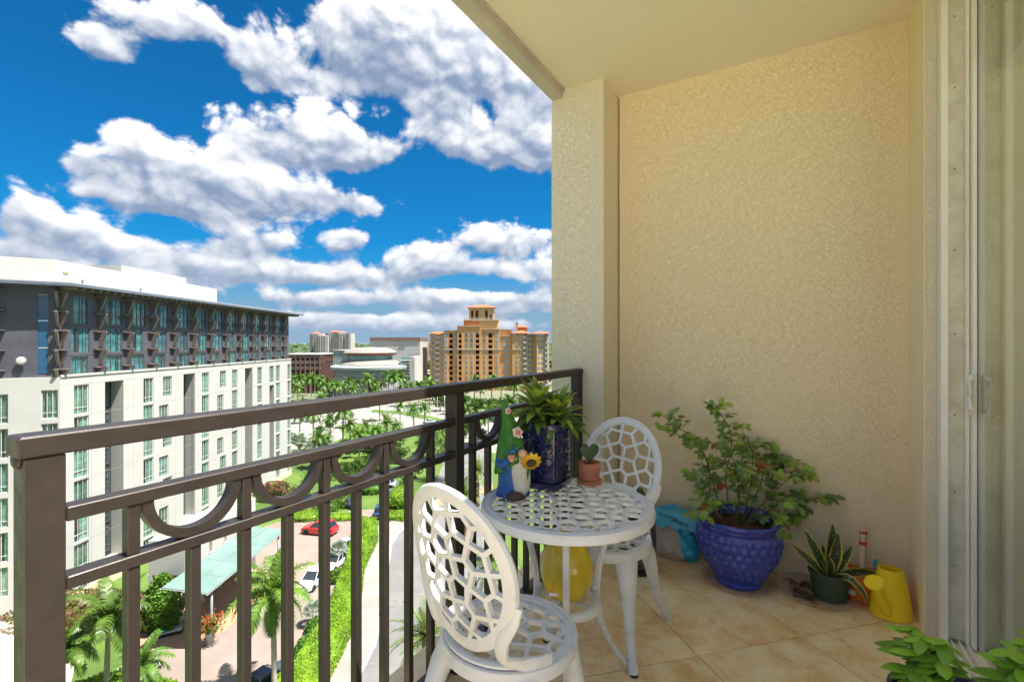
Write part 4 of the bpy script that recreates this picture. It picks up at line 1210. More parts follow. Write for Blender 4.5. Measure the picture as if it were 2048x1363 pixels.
mat('canopy_glass', (.17, .26, .235), (.14, .22, .20), rough=.25, scale=.5)
mat('orange_stucco', (.58, .32, .13), (.52, .28, .11), rough=.85, scale=.15, detail=6)
mat('yellow_and_sunlit_stucco', (.52, .35, .155), (.47, .305, .13), rough=.85, scale=.15, detail=6)
mat('brick_orange', (.50, .22, .09), (.40, .16, .06), rough=.9, scale=.5)
mat('stone_trim', (.48, .44, .35), (.42, .38, .30), rough=.8, scale=.5)
mat('roof_tile', (.52, .15, .075), (.42, .11, .05), rough=.8, scale=.6, bump=.1, bscale=3)
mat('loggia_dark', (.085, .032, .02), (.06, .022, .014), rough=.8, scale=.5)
mat('pane_far', (.10, .12, .14), (.30, .34, .36), rough=.2, scale=.05, detail=2, spec=.7, space='World')
mat('awning_orange', (.62, .14, .03), rough=.8)
mat('tower_white', (.47, .455, .425), (.41, .39, .355), rough=.8, scale=.05)
mat('copper_roof', (.26, .10, .065), (.20, .075, .05), rough=.5, scale=.3)
mat('pale_roof', (.27, .255, .22), (.22, .205, .175), rough=.7, scale=.25, detail=6)
mat('teal_glass', (.10, .20, .22), (.16, .30, .32), rough=.15, scale=.15, spec=.8)
mat('brown_band', (.20, .13, .11), (.165, .105, .09), rough=.7, scale=.2)
mat('mural_grey', (.34, .33, .36), (.27, .265, .29), rough=.7, scale=.3)
mat('pale_green', (.36, .42, .39), (.30, .36, .335), rough=.6, scale=.3)
mat('steel', (.36, .37, .38), rough=.5, metal=.4)
mat('palm_trunk', (.42, .36, .29), (.31, .26, .20), rough=.9, scale=3, detail=6, bump=.02, bscale=9)
mat('palm_shaft', (.14, .26, .05), (.10, .19, .035), rough=.5, scale=2)
mat('date_trunk', (.26, .17, .10), (.16, .10, .06), rough=.95, scale=6, bump=.05, bscale=10)
leafmat('palm_leaf', (.125, .235, .032), (.065, .135, .02), .3, .4, .9, .22)
leafmat('palm_leaf_pale', (.20, .28, .07), (.12, .18, .045), .3, .4, .9, .2)
leafmat('silver_leaf', (.30, .36, .30), (.20, .25, .20), .25, .5, .9, .15)
leafmat('tree_leaf', (.09, .175, .025), (.05, .105, .016), .3, .5, .5, .25)
leafmat('hedge_leaf', (.23, .38, .025), (.13, .25, .016), .35, .45, .8)
leafmat('shrub_leaf', (.12, .24, .022), (.065, .14, .014), .3, .5, .8, .2)
leafmat('bougainvillea', (.48, .05, .22), (.34, .035, .15), .3, .6, 1.0)
leafmat('croton', (.46, .06, .03), (.30, .12, .03), .25, .5, 1.5)
leafmat('bougainvillea_leaf', (.16, .15, .035), (.10, .10, .025), .25, .6, 1.0)

def sheet(name, pts, m, h, label=None, cat=None, z0=-.3):
    """flat piece of ground from photo-ground points; its top stands h above the land"""
    P = [W(*p)[:2] for p in pts]
    a = sum(P[i][0] * P[(i + 1) % len(P)][1] - P[(i + 1) % len(P)][0] * P[i][1] for i in range(len(P)))
    if a < 0: P = P[::-1]
    o = MB().prism([(x, y) for x, y in P], GZ + z0, GZ + h).build(name, m)
    return tag(o, label, cat, kind='structure')
sheet('hotel_apron', [G(x, y) for x, y in ((-700, 1215), (40, 1222), (120, 1262), (150, 1330), (110, 1500), (-700, 1500))], 'hotel_cream', .012, 'cream paving at the foot of the hotel end', 'paving', -.01)
gp = [(-9000, -300), (9000, -300), (9000, 14000), (-9000, 14000)]
ground = MB().prism([W(*p)[:2] for p in gp], GZ - 2, GZ - .02).build('ground', 'far_land'); tag(ground, 'flat land stretching to the horizon', 'ground', kind='structure')
sheet('lawn', [(-75, 18), (60, 18), (60, 190), (-75, 190)], 'lawn', .0, 'bright green lawns round the hotel and boulevard', 'lawn', -.015)
def pg(*pp): return [G(x, y) for x, y in pp]
sheet('driveway', pg((200, 1560), (500, 1560), (556, 1400), (590, 1330), (640, 1250), (702, 1112), (712, 1062), (757, 1042), (835, 1052), (900, 1040), (900, 1024), (820, 1026), (740, 1018), (690, 1022), (590, 1032), (500, 1062), (400, 1180), (330, 1230), (285, 1320)), 'pavers', .02, 'pale pinkish paver driveway in front of the hotel', 'driveway', -.01)
sheet('side_street', pg((560, 1700), (1100, 1700), (1090, 1300), (1010, 1120), (985, 1000), (985, 930), (975, 880), (940, 850), (905, 850), (905, 880), (885, 930), (868, 975), (845, 1015), (815, 1052), (795, 1066), (780, 1090), (772, 1150), (764, 1213), (748, 1288), (722, 1340), (690, 1400), (640, 1500)), 'asphalt', .024, 'pale grey curving street below the balcony', 'road', -.01)
sheet('sidewalk', pg((600, 1480), (640, 1480), (688, 1398), (720, 1338), (745, 1288), (761, 1213), (769, 1150), (777, 1089), (792, 1064), (812, 1050), (790, 1042), (757, 1050), (748, 1080), (727, 1120), (720, 1170), (700, 1248), (657, 1332), (620, 1400)), 'concrete', .14, 'pale concrete sidewalk between the clipped hedge and street', 'sidewalk', -.01)
sheet('kerb', pg((640, 1480.5), (649, 1480), (697, 1398), (728, 1338), (753, 1288), (768, 1213), (776, 1150), (784, 1090), (799, 1066), (816, 1053), (812.3, 1050.3), (792.4, 1064.4), (777.4, 1089.2), (769.4, 1150), (761.4, 1213), (745.5, 1288.2), (720.5, 1338.3), (688.5, 1398.3)), 'kerb_white', .10, 'white concrete gutter and kerb along the curving sidewalk', 'kerb', -.01)
sheet('boulevard', pg((560, 868), (700, 846), (830, 858), (905, 880), (985, 905), (1090, 920), (1090, 836), (985, 832), (900, 818), (790, 803), (700, 798), (600, 806), (540, 815)), 'concrete', .03, 'broad pale boulevard beyond the hotel garden', 'road', -.01)
sheet('plaza', pg((540, 905), (640, 893), (690, 874), (672, 848), (560, 852), (520, 880)), 'concrete', .045, 'pale paved forecourt beside the hotel corner', 'plaza', -.01)
sheet('median', pg((742, 824), (800, 828), (850, 838), (900, 850), (960, 862), (960, 855), (900, 842), (850, 830), (800, 822), (745, 819)), 'lawn', .16, 'narrow grass median in the boulevard', 'median', .0)
sheet('median', pg((640, 820), (700, 812), (742, 816), (735, 812), (700, 808), (640, 815)), 'lawn', .16, 'short tapering grass median near the theatre', 'median', .0)
sheet('crosswalk', pg((868, 1000), (985, 968), (985, 982), (875, 1012)), 'brick_paving', .030, 'red brick crosswalk across the side street', 'crosswalk', .0)
for i in range(7):                                     # stop-bar and lane dashes
    a = [(905 + i * 4, 870 - i * 3), (909 + i * 4, 870 - i * 3), (910 + i * 4, 868.6 - i * 3), (906 + i * 4, 868.6 - i * 3)]
    sheet('lane_marking', pg(*a), 'road_paint', .034, 'white painted dash on the side street near the boulevard', 'road marking', .0)['group'] = 'lane dashes on the street'
rn = random.Random(5)
for px, py in ((790, 1150), (796, 1158), (800, 1180), (792, 1200), (805, 1120), (750, 1300), (742, 1320), (738, 1332), (755, 1285), (784, 1214), (810, 1140), (800, 1240)):
    r0, d0 = G(px, py); pts = [(r0 + rn.uniform(.25, .6) * cos(a * pi / 4), d0 + rn.uniform(.12, .35) * sin(a * pi / 4)) for a in range(8)]
    sheet('road_stain', pts, 'oil_stain', .028, 'dark patch staining the pale street surface', 'stain', .0)['group'] = 'dark patches on the street'

# ------------------------------------------------------------------ foliage builders
def frond(mb, base, az, elev, L, droop, nl, leafL, wd=.05, vdroop=.35, rach=None):
    P = Vector(base); t = Vector((cos(az) * cos(elev), sin(az) * cos(elev), sin(elev))); n = nl; st = L / n; pts = []
    for i in range(n + 1):
        pts.append((P.copy(), t.copy())); P = P + t * st; t = (t - Vector((0, 0, 1)) * (droop / n)).normalized()
    (rach or mb).tube([p for p, _ in pts[::3]] + [pts[-1][0]], [.05 * (1 - .8 * k / (n / 3 + 1)) for k in range(len(pts[::3]) + 1)], 4, caps=False)
    for i in range(2, n + 1):
        s = i / n; l = leafL * (sin(pi * min(1, .12 + .86 * s)) ** .6)
        p, t = pts[i]; side = t.cross(Vector((0, 0, 1)))
        side = side.normalized() if side.length > .05 else Vector((-sin(az), cos(az), 0))
        up = side.cross(t).normalized()
        for sg in (-1, 1):
            d = (side * sg * .86 + t * .5 + up * rn.uniform(-.15, .35)).normalized()
            m_ = p + d * l * .55; e = p + d * l - Vector((0, 0, vdroop * l))
            w = t * (wd / 2)
            mb.add([p - w, p + w, m_ + w * 1.1, m_ - w * 1.1, e], [(0, 1, 2, 3), (3, 2, 4)])
def make_palm(name, label, h, kind, seed, nf=17, L=3.0):
    global rn
    rn = random.Random(seed)
    t = thing(name, label, 'palm tree')
    if kind == 'royal':
        b = rn.uniform(-.25, .25)
        pr = [(0, .30), (.04, .24), (.25, .19), (.5, .20), (.8, .155), (.82, .15)]
        MB().tube([(b * f * f, 0, h * f) for f, r in pr], [r for f, r in pr], 10).build('trunk', 'palm_trunk', t, True)
        top = (b * .95, 0, h * .97)
        MB().tube([(b * .82 ** 2, 0, h * .81), (b * .85, 0, h * .90), top], [.165, .15, .07], 10).build('crownshaft', 'palm_shaft', t, True)
        m = MB()
        for i in range(nf):
            az = i * 2.4 + rn.uniform(-.2, .2); f = i / nf
            frond(m, top, az, 1.35 - 1.55 * f + rn.uniform(-.1, .1), L * rn.uniform(.85, 1.1), 1.5 + .9 * f, 30, .70 * L / 3, .115)
        m.add([], []); m.build('crown', 'palm_leaf', t)
    elif kind == 'date':
        MB().tube([(0, 0, h * f) for f in (0, .1, .5, .9, 1)], [.34, .27, .25, .27, .2], 12).build('trunk', 'date_trunk', t, True)
        m = MB()
        for i in range(nf + 18):
            az = i * 2.4 + rn.uniform(-.2, .2); f = i / (nf + 18)
            frond(m, (0, 0, h), az, 1.3 - 1.75 * f + rn.uniform(-.1, .1), L * rn.uniform(.9, 1.1), .9 + .5 * f, 26, .42, .055, .05)
        m.build('crown', 'palm_leaf_pale', t)
    else:
        MB().tube([(0, 0, h * f) for f in (0, .3, 1)], [.22, .18, .16], 9).build('trunk', 'palm_trunk', t, True)
        m = MB()
        for i in range(24):
            az = i * 2.4; f = i / 24; el = 1.2 - 1.6 * f
            d = Vector((cos(az) * cos(el), sin(az) * cos(el), sin(el))); c = Vector((0, 0, h)) + d * 1.0
            m.tube([(0, 0, h), tuple(c)], .03, 4)
            side = d.cross(Vector((0, 0, 1))).normalized(); up = side.cross(d)
            for k in range(15):
                a = -1.9 + 3.8 * k / 14; dd = (d * cos(a) + side * sin(a)); e = c + dd * L * .36 * rn.uniform(.85, 1.05) - Vector((0, 0, .18)); w = (side * cos(a) - d * sin(a)) * .07
                m.add([c, c + dd * L * .2 - w, e, c + dd * L * .2 + w], [(0, 1, 2, 3)])
        m.build('crown', 'silver_leaf', t)
    return t
def leafcloud(mb, n, fn, size, r=rn, flat=0.0):
    for _ in range(n):
        p = Vector(fn(r)); a = Vector((r.gauss(0, 1), r.gauss(0, 1), r.gauss(0, 1))).normalized(); b = a.orthogonal().normalized()
        b = Matrix.Rotation(r.uniform(0, 6.28), 3, a) @ b; c = a.cross(b); s = size * r.uniform(.6, 1.3)
        mb.add([p - b * s, p - c * s * .5 + a * s * .15, p + b * s, p + c * s * .5 + a * s * .15], [(0, 1, 2, 3)])
def make_tree(name, label, h, rad, seed, m='tree_leaf', n=2400, size=.28):
    r = random.Random(seed); t = thing(name, label, 'tree')
    tr = MB().tube([(0, 0, 0), (.1, 0, h * .3), (.0, .1, h * .55)], [.28, .2, .12], 8)
    cl = [(Vector((r.gauss(0, .45) * rad, r.gauss(0, .45) * rad, h * r.uniform(.42, .92))), rad * r.uniform(.28, .5)) for _ in range(15)]
    for c, q in cl[:9]: tr.tube([(.05, .03, h * .42), tuple(c * .6 + Vector((0, 0, h * .2))), tuple(c)], [.09, .05, .02], 5)
    tr.build('trunk', 'palm_trunk', t, True)
    def fn(r):
        c, q = r.choice(cl); v = Vector((r.gauss(0, 1), r.gauss(0, 1), r.gauss(0, 1))).normalized() * q * r.uniform(.75, 1.0)
        return c + Vector((v.x, v.y, v.z * .75))
    mb = MB(); leafcloud(mb, n, fn, size, r); mb.build('crown', m, t)
    return t
def make_shrub(name, label, rx, ry, h, seed, m='shrub_leaf', n=900, size=.12, loc=(0, 0, 0), cat='shrub', group=None, flowers=None, lump=.16):
    r = random.Random(seed); t = thing(name, label, cat, loc, TH, group)
    def fn(r):
        a, z = r.uniform(0, 2 * pi), r.uniform(.0, 1.0); q = sqrt(max(0, 1 - (z * 2 - .85) ** 2 * .75)) * r.uniform(.86, 1.02) * (1 + lump * (.55 * sin(3 * a + 5 * z + seed) + .45 * sin(7 * a - 9 * z)))
        return (rx * q * cos(a), ry * q * sin(a), h * z)
    core = MB().ball((0, 0, h * .45), 1, 12, 8, rx * .82, ry * .82, h * .45); core.build('core', m, t, True)
    mb = MB(); leafcloud(mb, n, fn, size, r); mb.build('foliage', m, t)
    if flowers:
        fb = MB(); leafcloud(fb, flowers[1], fn, size * .9, r); fb.build('blossoms', flowers[0], t)
    return t

# palms: prototypes are the first ones standing; the rest are copies
ROY = [make_palm('royal_palm', 'royal palm', 8.3, 'royal', s, 21, 3.6) for s in (1, 2, 3)]
DAT = [make_palm('date_palm', 'date palm', 5.0, 'date', s, 17, 2.7) for s in (4,)]
SIL = [make_palm('fan_palm', 'fan palm', 3.0, 'fan', 5, 17, 3.2)]
used = set()
def plant(protos, i, px, py, h, label, group):
    p = protos[i % len(protos)]; base = {'royal_palm': 8.3, 'date_palm': 5.0, 'fan_palm': 3.0}.get(p.name.split('.')[0], 7.0)
    hv = random.Random(int(px * 31 + py * 7)); loc = GW(px + hv.uniform(-3, 3), py + hv.uniform(-2, 2)); s = h / base * hv.uniform(.82, 1.2) if py < 1000 else h / base; rz = (px * 1.7 + py) % 6.28
    if id(p) not in used:
        used.add(id(p)); p.location = loc; p.rotation_euler = (0, 0, rz); p.scale = (s,) * 3; tag(p, label, None, group); return p
    return copy_tree(p, None, loc=loc, rz=rz, scale=s, label=label, group=group)
plant(ROY, 0, 549, 1392, 8.6, 'tall royal palm in the hedge bed beside the dark parked car', 'royal palms')
plant(ROY, 1, 215, 1425, 7.6, 'royal palm against the hotel garden wall near the wooden bench', 'royal palms')
plant(ROY, 2, 285, 1470, 5.2, 'low royal palm with arching fronds beside the hotel driveway', 'royal palms')
plant(ROY, 0, 120, 1470, 6.2, 'royal palm in front of the cream hotel base', 'royal palms')
plant(DAT, 0, 850, 1415, 5.6, 'date palm at the street edge right below the balcony', 'date palms')
for px, py, h in ((985, 1250, 6.0), (930, 1085, 6.5), (955, 1010, 6.0), (890, 960, 7.5), (1000, 1120, 6.0)):
    plant(DAT, 0, px, py, h, 'date palm on the far verge of the curving street', 'date palms along the street')
LAWNP = [(602, 848, 8), (640, 842, 7.5), (700, 838, 8), (760, 842, 8), (800, 850, 7.5), (850, 856, 8), (905, 868, 8), (930, 874, 8), (688, 856, 7), (600, 877, 6.5), (628, 884, 7.5), (662, 885, 6.5), (684, 890, 8.2), (702, 900, 7.0), (735, 905, 7.6), (755, 915, 6.8), (716, 932, 6.0), (773, 905, 8.4), (792, 892, 5.5), (830, 866, 8.2), (884, 925, 7.8), (858, 935, 6.0), (655, 915, 5.5), (640, 935, 6.0),
         (940, 905, 8.0), (958, 890, 8.5), (975, 880, 8.0), (1000, 885, 8.0), (1020, 870, 8.5), (1050, 880, 8.5), (1085, 880, 8.5)]
for i, (px, py, h) in enumerate(LAWNP):
    lb = ('royal palm on the forecourt close to the white hotel corner' if px < 650 else 'royal palm in the lawn grove facing the boulevard' if px < 765 else 'royal palm beside the boulevard lamp posts' if px < 800 else
          'royal palm standing alone beside the grass median' if px < 845 else 'royal palm near the head of the side street' if px < 900 else 'royal palm on the verge across the side street')
    plant(ROY, i, px, py, h, lb, 'royal palms round the hotel lawn')
FARP = [(595, 812, 8), (648, 812, 8), (676, 815, 8), (706, 812, 8), (728, 815, 7), (748, 810, 8), (800, 812, 8), (822, 814, 8), (850, 808, 8), (875, 806, 8), (895, 810, 8), (588, 795, 9), (600, 800, 10), (612, 792, 9), (624, 800, 10), (640, 802, 9), (652, 793, 8), (668, 800, 9), (684, 803, 9), (698, 797, 8), (716, 803, 9), (735, 800, 9), (752, 797, 9.5), (765, 803, 10), (778, 798, 10), (790, 804, 10), (803, 800, 10), (818, 803, 9), (596, 778, 10), (607, 776, 10), (617, 779, 10), (628, 776, 9),
        (915, 816, 9), (930, 812, 9), (948, 818, 10), (962, 812, 9), (985, 818, 10), (1005, 812, 10), (1030, 815, 10), (840, 812, 9), (862, 818, 9)]
for i, (px, py, h) in enumerate(FARP):
    plant(ROY, i + 1, px, py, h, 'royal palm in front of the brown car park' if px < 632 else 'royal palm in the row in front of the domed theatre' if px < 850 else 'royal palm below the orange apartment block', 'royal palms in front of the theatre' if px < 850 else 'royal palms before the orange block')
for px, py, h in ((600, 912, 3.4), (618, 918, 3.0), (645, 905, 3.6), (668, 918, 3.0), (590, 930, 2.8)):
    plant(SIL, 0, px, py, h, 'silvery fan palm on the lawn beside the white hotel corner', 'silvery fan palms')
plant(SIL, 0, 677, 1128, 1.9, 'small fan palm at the inner side of the long hedge', 'small fan palms')
plant(SIL, 0, 628, 1250, 1.6, 'small fan palm in the planting strip by the long hedge', 'small fan palms')
for px, py, h in ((770, 858, 9.0), (776, 860, 9.0), (658, 850, 8), (875, 842, 9), (889, 838, 9)):
    lp = thing('street_lamp', 'slim steel lamp post along the boulevard', 'street lamp', GW(px, py), TH, 'boulevard lamp posts')
    MB().tube([(0, 0, 0), (0, 0, .5), (0, 0, h)], [.14, .09, .06], 8).build('post', 'steel', lp, True)
    MB().tube([(0, 0, h - .05), (.5, 0, h + .15), (1.3, 0, h + .2)], [.05, .045, .035], 6).build('arm', 'steel', lp, True)
    MB().cbox(1.0, 1.8, -.14, .14, h + .12, h + .22, .03).build('lamp_head', 'steel', lp)

TRE = [make_tree('garden_tree', 'dense green tree on the hotel lawn', 6.0, 3.0, s) for s in (21, 22)]
tu = set()
def ptree(i, px, py, s, label, group):
    p = TRE[i % 2]; loc = GW(px, py)
    if i % 2 not in tu: tu.add(i % 2); p.location = loc; p.scale = (s,) * 3; p['label'] = label; p['group'] = group; return
    copy_tree(p, None, loc=loc, rz=(px * 1.3) % 6.28, scale=s, label=label, group=group)
for i, (px, py, s) in enumerate([(722, 965, .75), (745, 955, .8), (610, 925, .5), (670, 930, .6), (735, 915, .55), (800, 925, .6), (775, 935, .55), (650, 945, .5), (700, 915, .5), (600, 900, .5), (690, 905, .55), (760, 890, .6), (810, 880, .5), (850, 885, .55), (640, 870, .45), (720, 872, .5), (580, 885, .45), (790, 905, .55), (870, 900, .5), (835, 870, .45), (660, 860, .4), (700, 958, .6), (765, 968, .6), (690, 975, .5), (830, 955, .6), (905, 905, .8), (925, 880, .9), (880, 880, .7), (845, 905, .6), (812, 985, .45)]):
    lb = ('dense green tree beside the silvery fan palms' if px < 680 else 'dense green tree in the garden court behind the parked cars' if px < 770 else 'dense green tree on the lawn corner by the side street' if px < 850 else 'dense green tree near the brick crosswalk')
    ptree(i, px, py, s, lb, 'garden trees')
for i, (px, py, s) in enumerate([(835, 755, 2.2), (845, 752, 2.0), (855, 758, 2.2), (826, 762, 1.6), (865, 800, 1.3), (845, 790, 1.2), (930, 830, 1.2), (955, 835, 1.2), (985, 838, 1.2), (1010, 842, 1.3), (1045, 845, 1.3), (905, 828, 1.0), (880, 822, 1.0)]):
    ptree(i, px, py, s, 'dark green tree by the low white roofs' if py < 802 else 'round green tree along the far side of the boulevard', 'far trees by the white roofs' if py < 802 else 'boulevard trees')

# ------------------------------------------------------------------ clipped hedge, shrubs
def hedge(label, outer, h, m, n, size, seed):
    r = random.Random(seed); t = thing('hedge', label, 'hedge', W(*outer[0]), TH)
    r0, d0 = outer[0]; P = [(a - r0, b - d0) for a, b in outer]
    A = sum(P[i][0] * P[(i + 1) % len(P)][1] - P[(i + 1) % len(P)][0] * P[i][1] for i in range(len(P)))
    if A < 0: P = P[::-1]
    MB().prism([(a, b) for a, b in P], .0, h * .93).build('core', m, t)
    xs, ys_ = [p[0] for p in P], [p[1] for p in P]
    def inside(x, y):
        c = False
        for i in range(len(P)):
            a, b = P[i], P[i - 1]
            if (a[1] > y) != (b[1] > y) and x < (b[0] - a[0]) * (y - a[1]) / (b[1] - a[1]) + a[0]: c = not c
        return c
    per = []
    for i in range(len(P)):
        a, b = P[i], P[(i + 1) % len(P)]; per.append((a, b, hypot(a[0] - b[0], a[1] - b[1])))
    tot = sum(p[2] for p in per)
    def fn(r):
        if r.random() < .6:
            while True:
                x, y = r.uniform(min(xs), max(xs)), r.uniform(min(ys_), max(ys_))
                if inside(x, y): return (x, y, h * (.94 + r.uniform(-.03, .09) + .05 * sin(x * 2.1 + y * 1.3)))
        q = r.uniform(0, tot)
        for a, b, l in per:
            if q < l: f = q / l; return (a[0] + (b[0] - a[0]) * f + r.uniform(-.1, .1), a[1] + (b[1] - a[1]) * f + r.uniform(-.1, .1), h * r.uniform(.05, .98))
            q -= l
        return (P[0][0], P[0][1], h * .5)
    mb = MB(); leafcloud(mb, n, fn, size, r); mb.build('foliage', m, t)
HH = 1.3
hp_ = [G(x, y, HH) for x, y in ((500, 1450), (547, 1354), (589, 1314), (636, 1246), (661, 1197), (690, 1120), (704, 1058), (731, 1031), (752, 1033), (755, 1066), (742, 1092), (728, 1120), (723, 1164), (702, 1246), (660, 1329), (625, 1390), (590, 1450))]
hedge('long clipped lime green hedge between the driveway and the sidewalk', hp_, HH, 'hedge_leaf', 15000, .12, 31)
mb_ = [(395, 1375), (655, 1010), (680, 1003), (700, 1010), (800, 1000), (812, 990), (690, 1040), (625, 1028), (770, 945), (600, 985), (575, 1000), (620, 1260), (600, 1285), (640, 1225), (572, 1340), (560, 1360), (676, 1150)]
shr = [('round clipped shrub in the bed behind the red car', 655, 1020, 2.2, 1.6, 2.0), ('round clipped shrub with bronze underside beyond the driveway', 680, 1012, 2.4, 1.8, 2.2), ('large round lime topiary at the street corner', 803, 1012, 3.0, 2.2, 3.4),
       ('low green shrub filling the corner bed beside the topiary', 800, 1035, 3.2, 1.6, 1.0), ('low groundcover bed in front of the clipped shrubs', 672, 1036, 4.2, 1.6, .7), ('low leafy shrub bed at the head of the canopy', 610, 1036, 3.2, 2.0, 1.1),
       ('leafy shrubs climbing the slope by the hotel entrance', 590, 1000, 3.0, 2.2, 2.2), ('dark green shrub in the strip along the driveway', 634, 1262, 1.0, 1.3, 1.2), ('small dark shrub at the end of the driveway strip', 612, 1300, .9, 1.3, 1.1), ('round shrub next to the white minivan', 675, 1160, 1.1, 1.1, 1.3),
       ('bushy green shrub under the palm by the dark car', 583, 1365, 1.0, 1.2, 1.0), ('dense green shrub in the lawn bed by the hotel', 640, 960, 3.5, 2.2, 2.4), ('broad green shrub in front of the parked blue car', 735, 985, 3.5, 1.8, 2.0), ('leafy green shrub by the side street corner', 840, 930, 4.0, 2.4, 2.2), ('green shrub mass near the crosswalk', 900, 985, 3.0, 2.4, 1.8)]
for i, (lb, px, py, rx, ry, h) in enumerate(shr):
    make_shrub('shrub', lb, rx, ry, h, 40 + i, 'hedge_leaf' if 'lime' in lb or 'low' in lb else 'shrub_leaf', 1300, .15, GW(px, py), 'shrub', 'garden shrubs')
make_shrub('bougainvillea_bush', 'bougainvillea bank with scattered magenta blossoms at the foot of the hotel', 7.5, 2.2, 3.6, 71, 'bougainvillea_leaf', 4200, .17, GW(185, 1255), 'shrub', None, ('bougainvillea', 420))
make_shrub('bougainvillea_bush', 'pink bougainvillea climbing the far lower hotel wall', 3.4, 1.0, 3.6, 72, 'bougainvillea_leaf', 1500, .18, GW(552, 1002), 'shrub', None, ('bougainvillea', 500), .4)
make_shrub('leafy_shrub', 'tall green creeper mass at the near corner of the entrance block', 1.6, 1.2, 5.6, 73, 'shrub_leaf', 2000, .2, W(-33.8, 46.0), 'shrub')
make_shrub('leafy_shrub', 'bright green shrubs under the palms by the cream hotel base', 5.0, 2.0, 2.4, 74, 'hedge_leaf', 2600, .2, GW(235, 1420), 'shrub')

# ------------------------------------------------------------------ hotel
FL = 3.45
def zE(z): return z + (EYE - GZ)          # height relative to the eye -> above street
HR, HD = -47.0, 49.4
hot = thing('hotel', 'white hotel slab with a dark grey louvred top and thin flat eave', 'building', W(HR, HD), TH)
# local: x = r-HR (outward is +x), y = d-HD along the long front
def PXD(px, rr=HR): return -rr * FPX / (1024 - px) - HD
def Plong(u, v, w): return (-w, u, v)
UL = Vector((-.87, -.5)).normalized()
NL = Vector((.5, -.87)).normalized()      # outward normal of the turned end
def Pturn(u, v, w): return (UL.x * u - NL.x * w, UL.y * u - NL.y * w, v)
def win_mesh(w, h, cols, bars, t=.07, fm='mullion'):
    m = MB(); d = .10
    m.box(0, w, 0, d, 0, t).box(0, w, 0, d, h - t, h).box(0, t, 0, d, t, h - t).box(w - t, w, 0, d, t, h - t)
    for i in range(1, cols): x = w * i / cols; m.box(x - t * .4, x + t * .4, .01, d - .01, t, h - t)
    for z in bars: m.box(t, w - t, .02, d - .02, z - t * .4, z + t * .4)
    return m.mesh('window', fm)
def curtain_mesh(w, h, m, seed):
    r = random.Random(seed); mb = MB(); n = 18; gaps = [r.uniform(.25, .75) for _ in range(1)]
    for i in range(n + 1):
        x = w * i / n; y = .05 * sin(i * 2.1) + .02 * r.uniform(-1, 1)
        mb.v += [(x, y, 0), (x, y, h)]
    for i in range(n):
        if abs(i / n - gaps[0]) < .10: continue
        mb.f.append((i * 2, i * 2 + 2, i * 2 + 3, i * 2 + 1))
    return mb.mesh('curtain', m, True)
cache = {}
def put_window(parent, w, h, cols, bars, M, cm, fm='mullion', seed=0, glass='hotel_glass'):
    """M: world-of-parent matrix; local x along the wall, y inward, z up"""
    k = (round(w, 2), round(h, 2), cols, tuple(bars), fm)
    if k not in cache:
        cache[k] = (win_mesh(w, h, cols, bars, fm=fm), MB().quad((.05, .05, .05), (w - .05, .05, .05), (w - .05, .05, h - .05), (.05, .05, h - .05)).mesh('pane', glass), [curtain_mesh(w, h, cm, s) for s in range(3)])
    f, p, cs = cache[k]
    o = link('window', f, parent); o.matrix_local = M
    link('pane', p, o); c = link('curtain', cs[seed % 3], o, (0, .13, 0))
    return o
ZT = zE(-3.6); ZR = zE(5.85)
LEN = 101.0 - HD; TL = 26.0
cols = [(148, 178, 'a'), (287, 307, 'a'), (326, 344, 'b'), (404, 418, 'a'), (440, 452, 'b'), (464, 475, 'a'), (515, 524, 'a'), (552, 560, 'a'), (575, 581, 'a')]
recs = [(210, 247), (367, 390), (490, 505), (539, 548)]
holes, wins = [], []
for ci, (a, b, ty) in enumerate(cols):
    u0, u1 = PXD(a), PXD(b); u1 = max(u1, u0 + .9)
    for k in range(7):
        top = zE(-4.6) - FL * k; h = 3.22 if ty == 'a' else 2.75
        if ty == 'b' and k % 2: top -= .35; u = (u0 - .7, u1 - .7)
        else: u = (u0, u1)
        if top - h < .6: h = top - .7
        if h < 1.5: continue
        holes.append((u[0], u[1], top - h, top, .32)); wins.append((u[0], u[1], top - h, top, ci + k))
rw = []
for ri, (a, b) in enumerate(recs):
    u0, u1 = PXD(a), PXD(b); tp = zE(-4.55) if ri != 3 else zE(-8.3)
    holes.append((u0, u1, zE(-25.5), tp, 1.5)); rw.append((u0, u1, tp, ri))
    if ri == 3: holes.append((u0, u1, zE(-7.85), zE(-4.6), .32)); wins.append((u0, u1, zE(-7.85), zE(-4.6), 3))
wl = MB(); bk = MB()
wall_holes(wl, 0, LEN, 0, ZT, holes, .32, Plong, bk)
wl.quad((0, LEN, 0), (-20, LEN, 0), (-20, LEN, ZT), (0, LEN, ZT))
th, tw_ = [], []
for (t0, t1) in ((.16, 1.46), (3.87, 5.5), (8, 9.6), (12, 13.4), (17, 18.6)):
    for k in range(7):
        top = zE(-4.9) - FL * k - (.25 if t0 > 3 else 0)
        if top - 2.9 > 0: th.append((t0, t1, top - 2.95, top, .32)); tw_.append((t0, t1, top - 2.95, top, k))
wall_holes(wl, 0, TL, 0, ZT, th, .32, lambda u, v, w: Pturn(u, v, w), bk)
cap = [(0, LEN), (0, 0), tuple(UL * TL), tuple(UL * TL + Vector((-10, 14))), (-20, LEN)]
wl.add([(x, y, ZT) for x, y in cap], [tuple(range(5))])
wl.build('white_wall', 'hotel_white', hot)
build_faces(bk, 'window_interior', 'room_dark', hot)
def Mlong(u0, z, w=0.0): return Matrix(((0, -1, 0, -w), (1, 0, 0, u0), (0, 0, 1, z), (0, 0, 0, 1)))
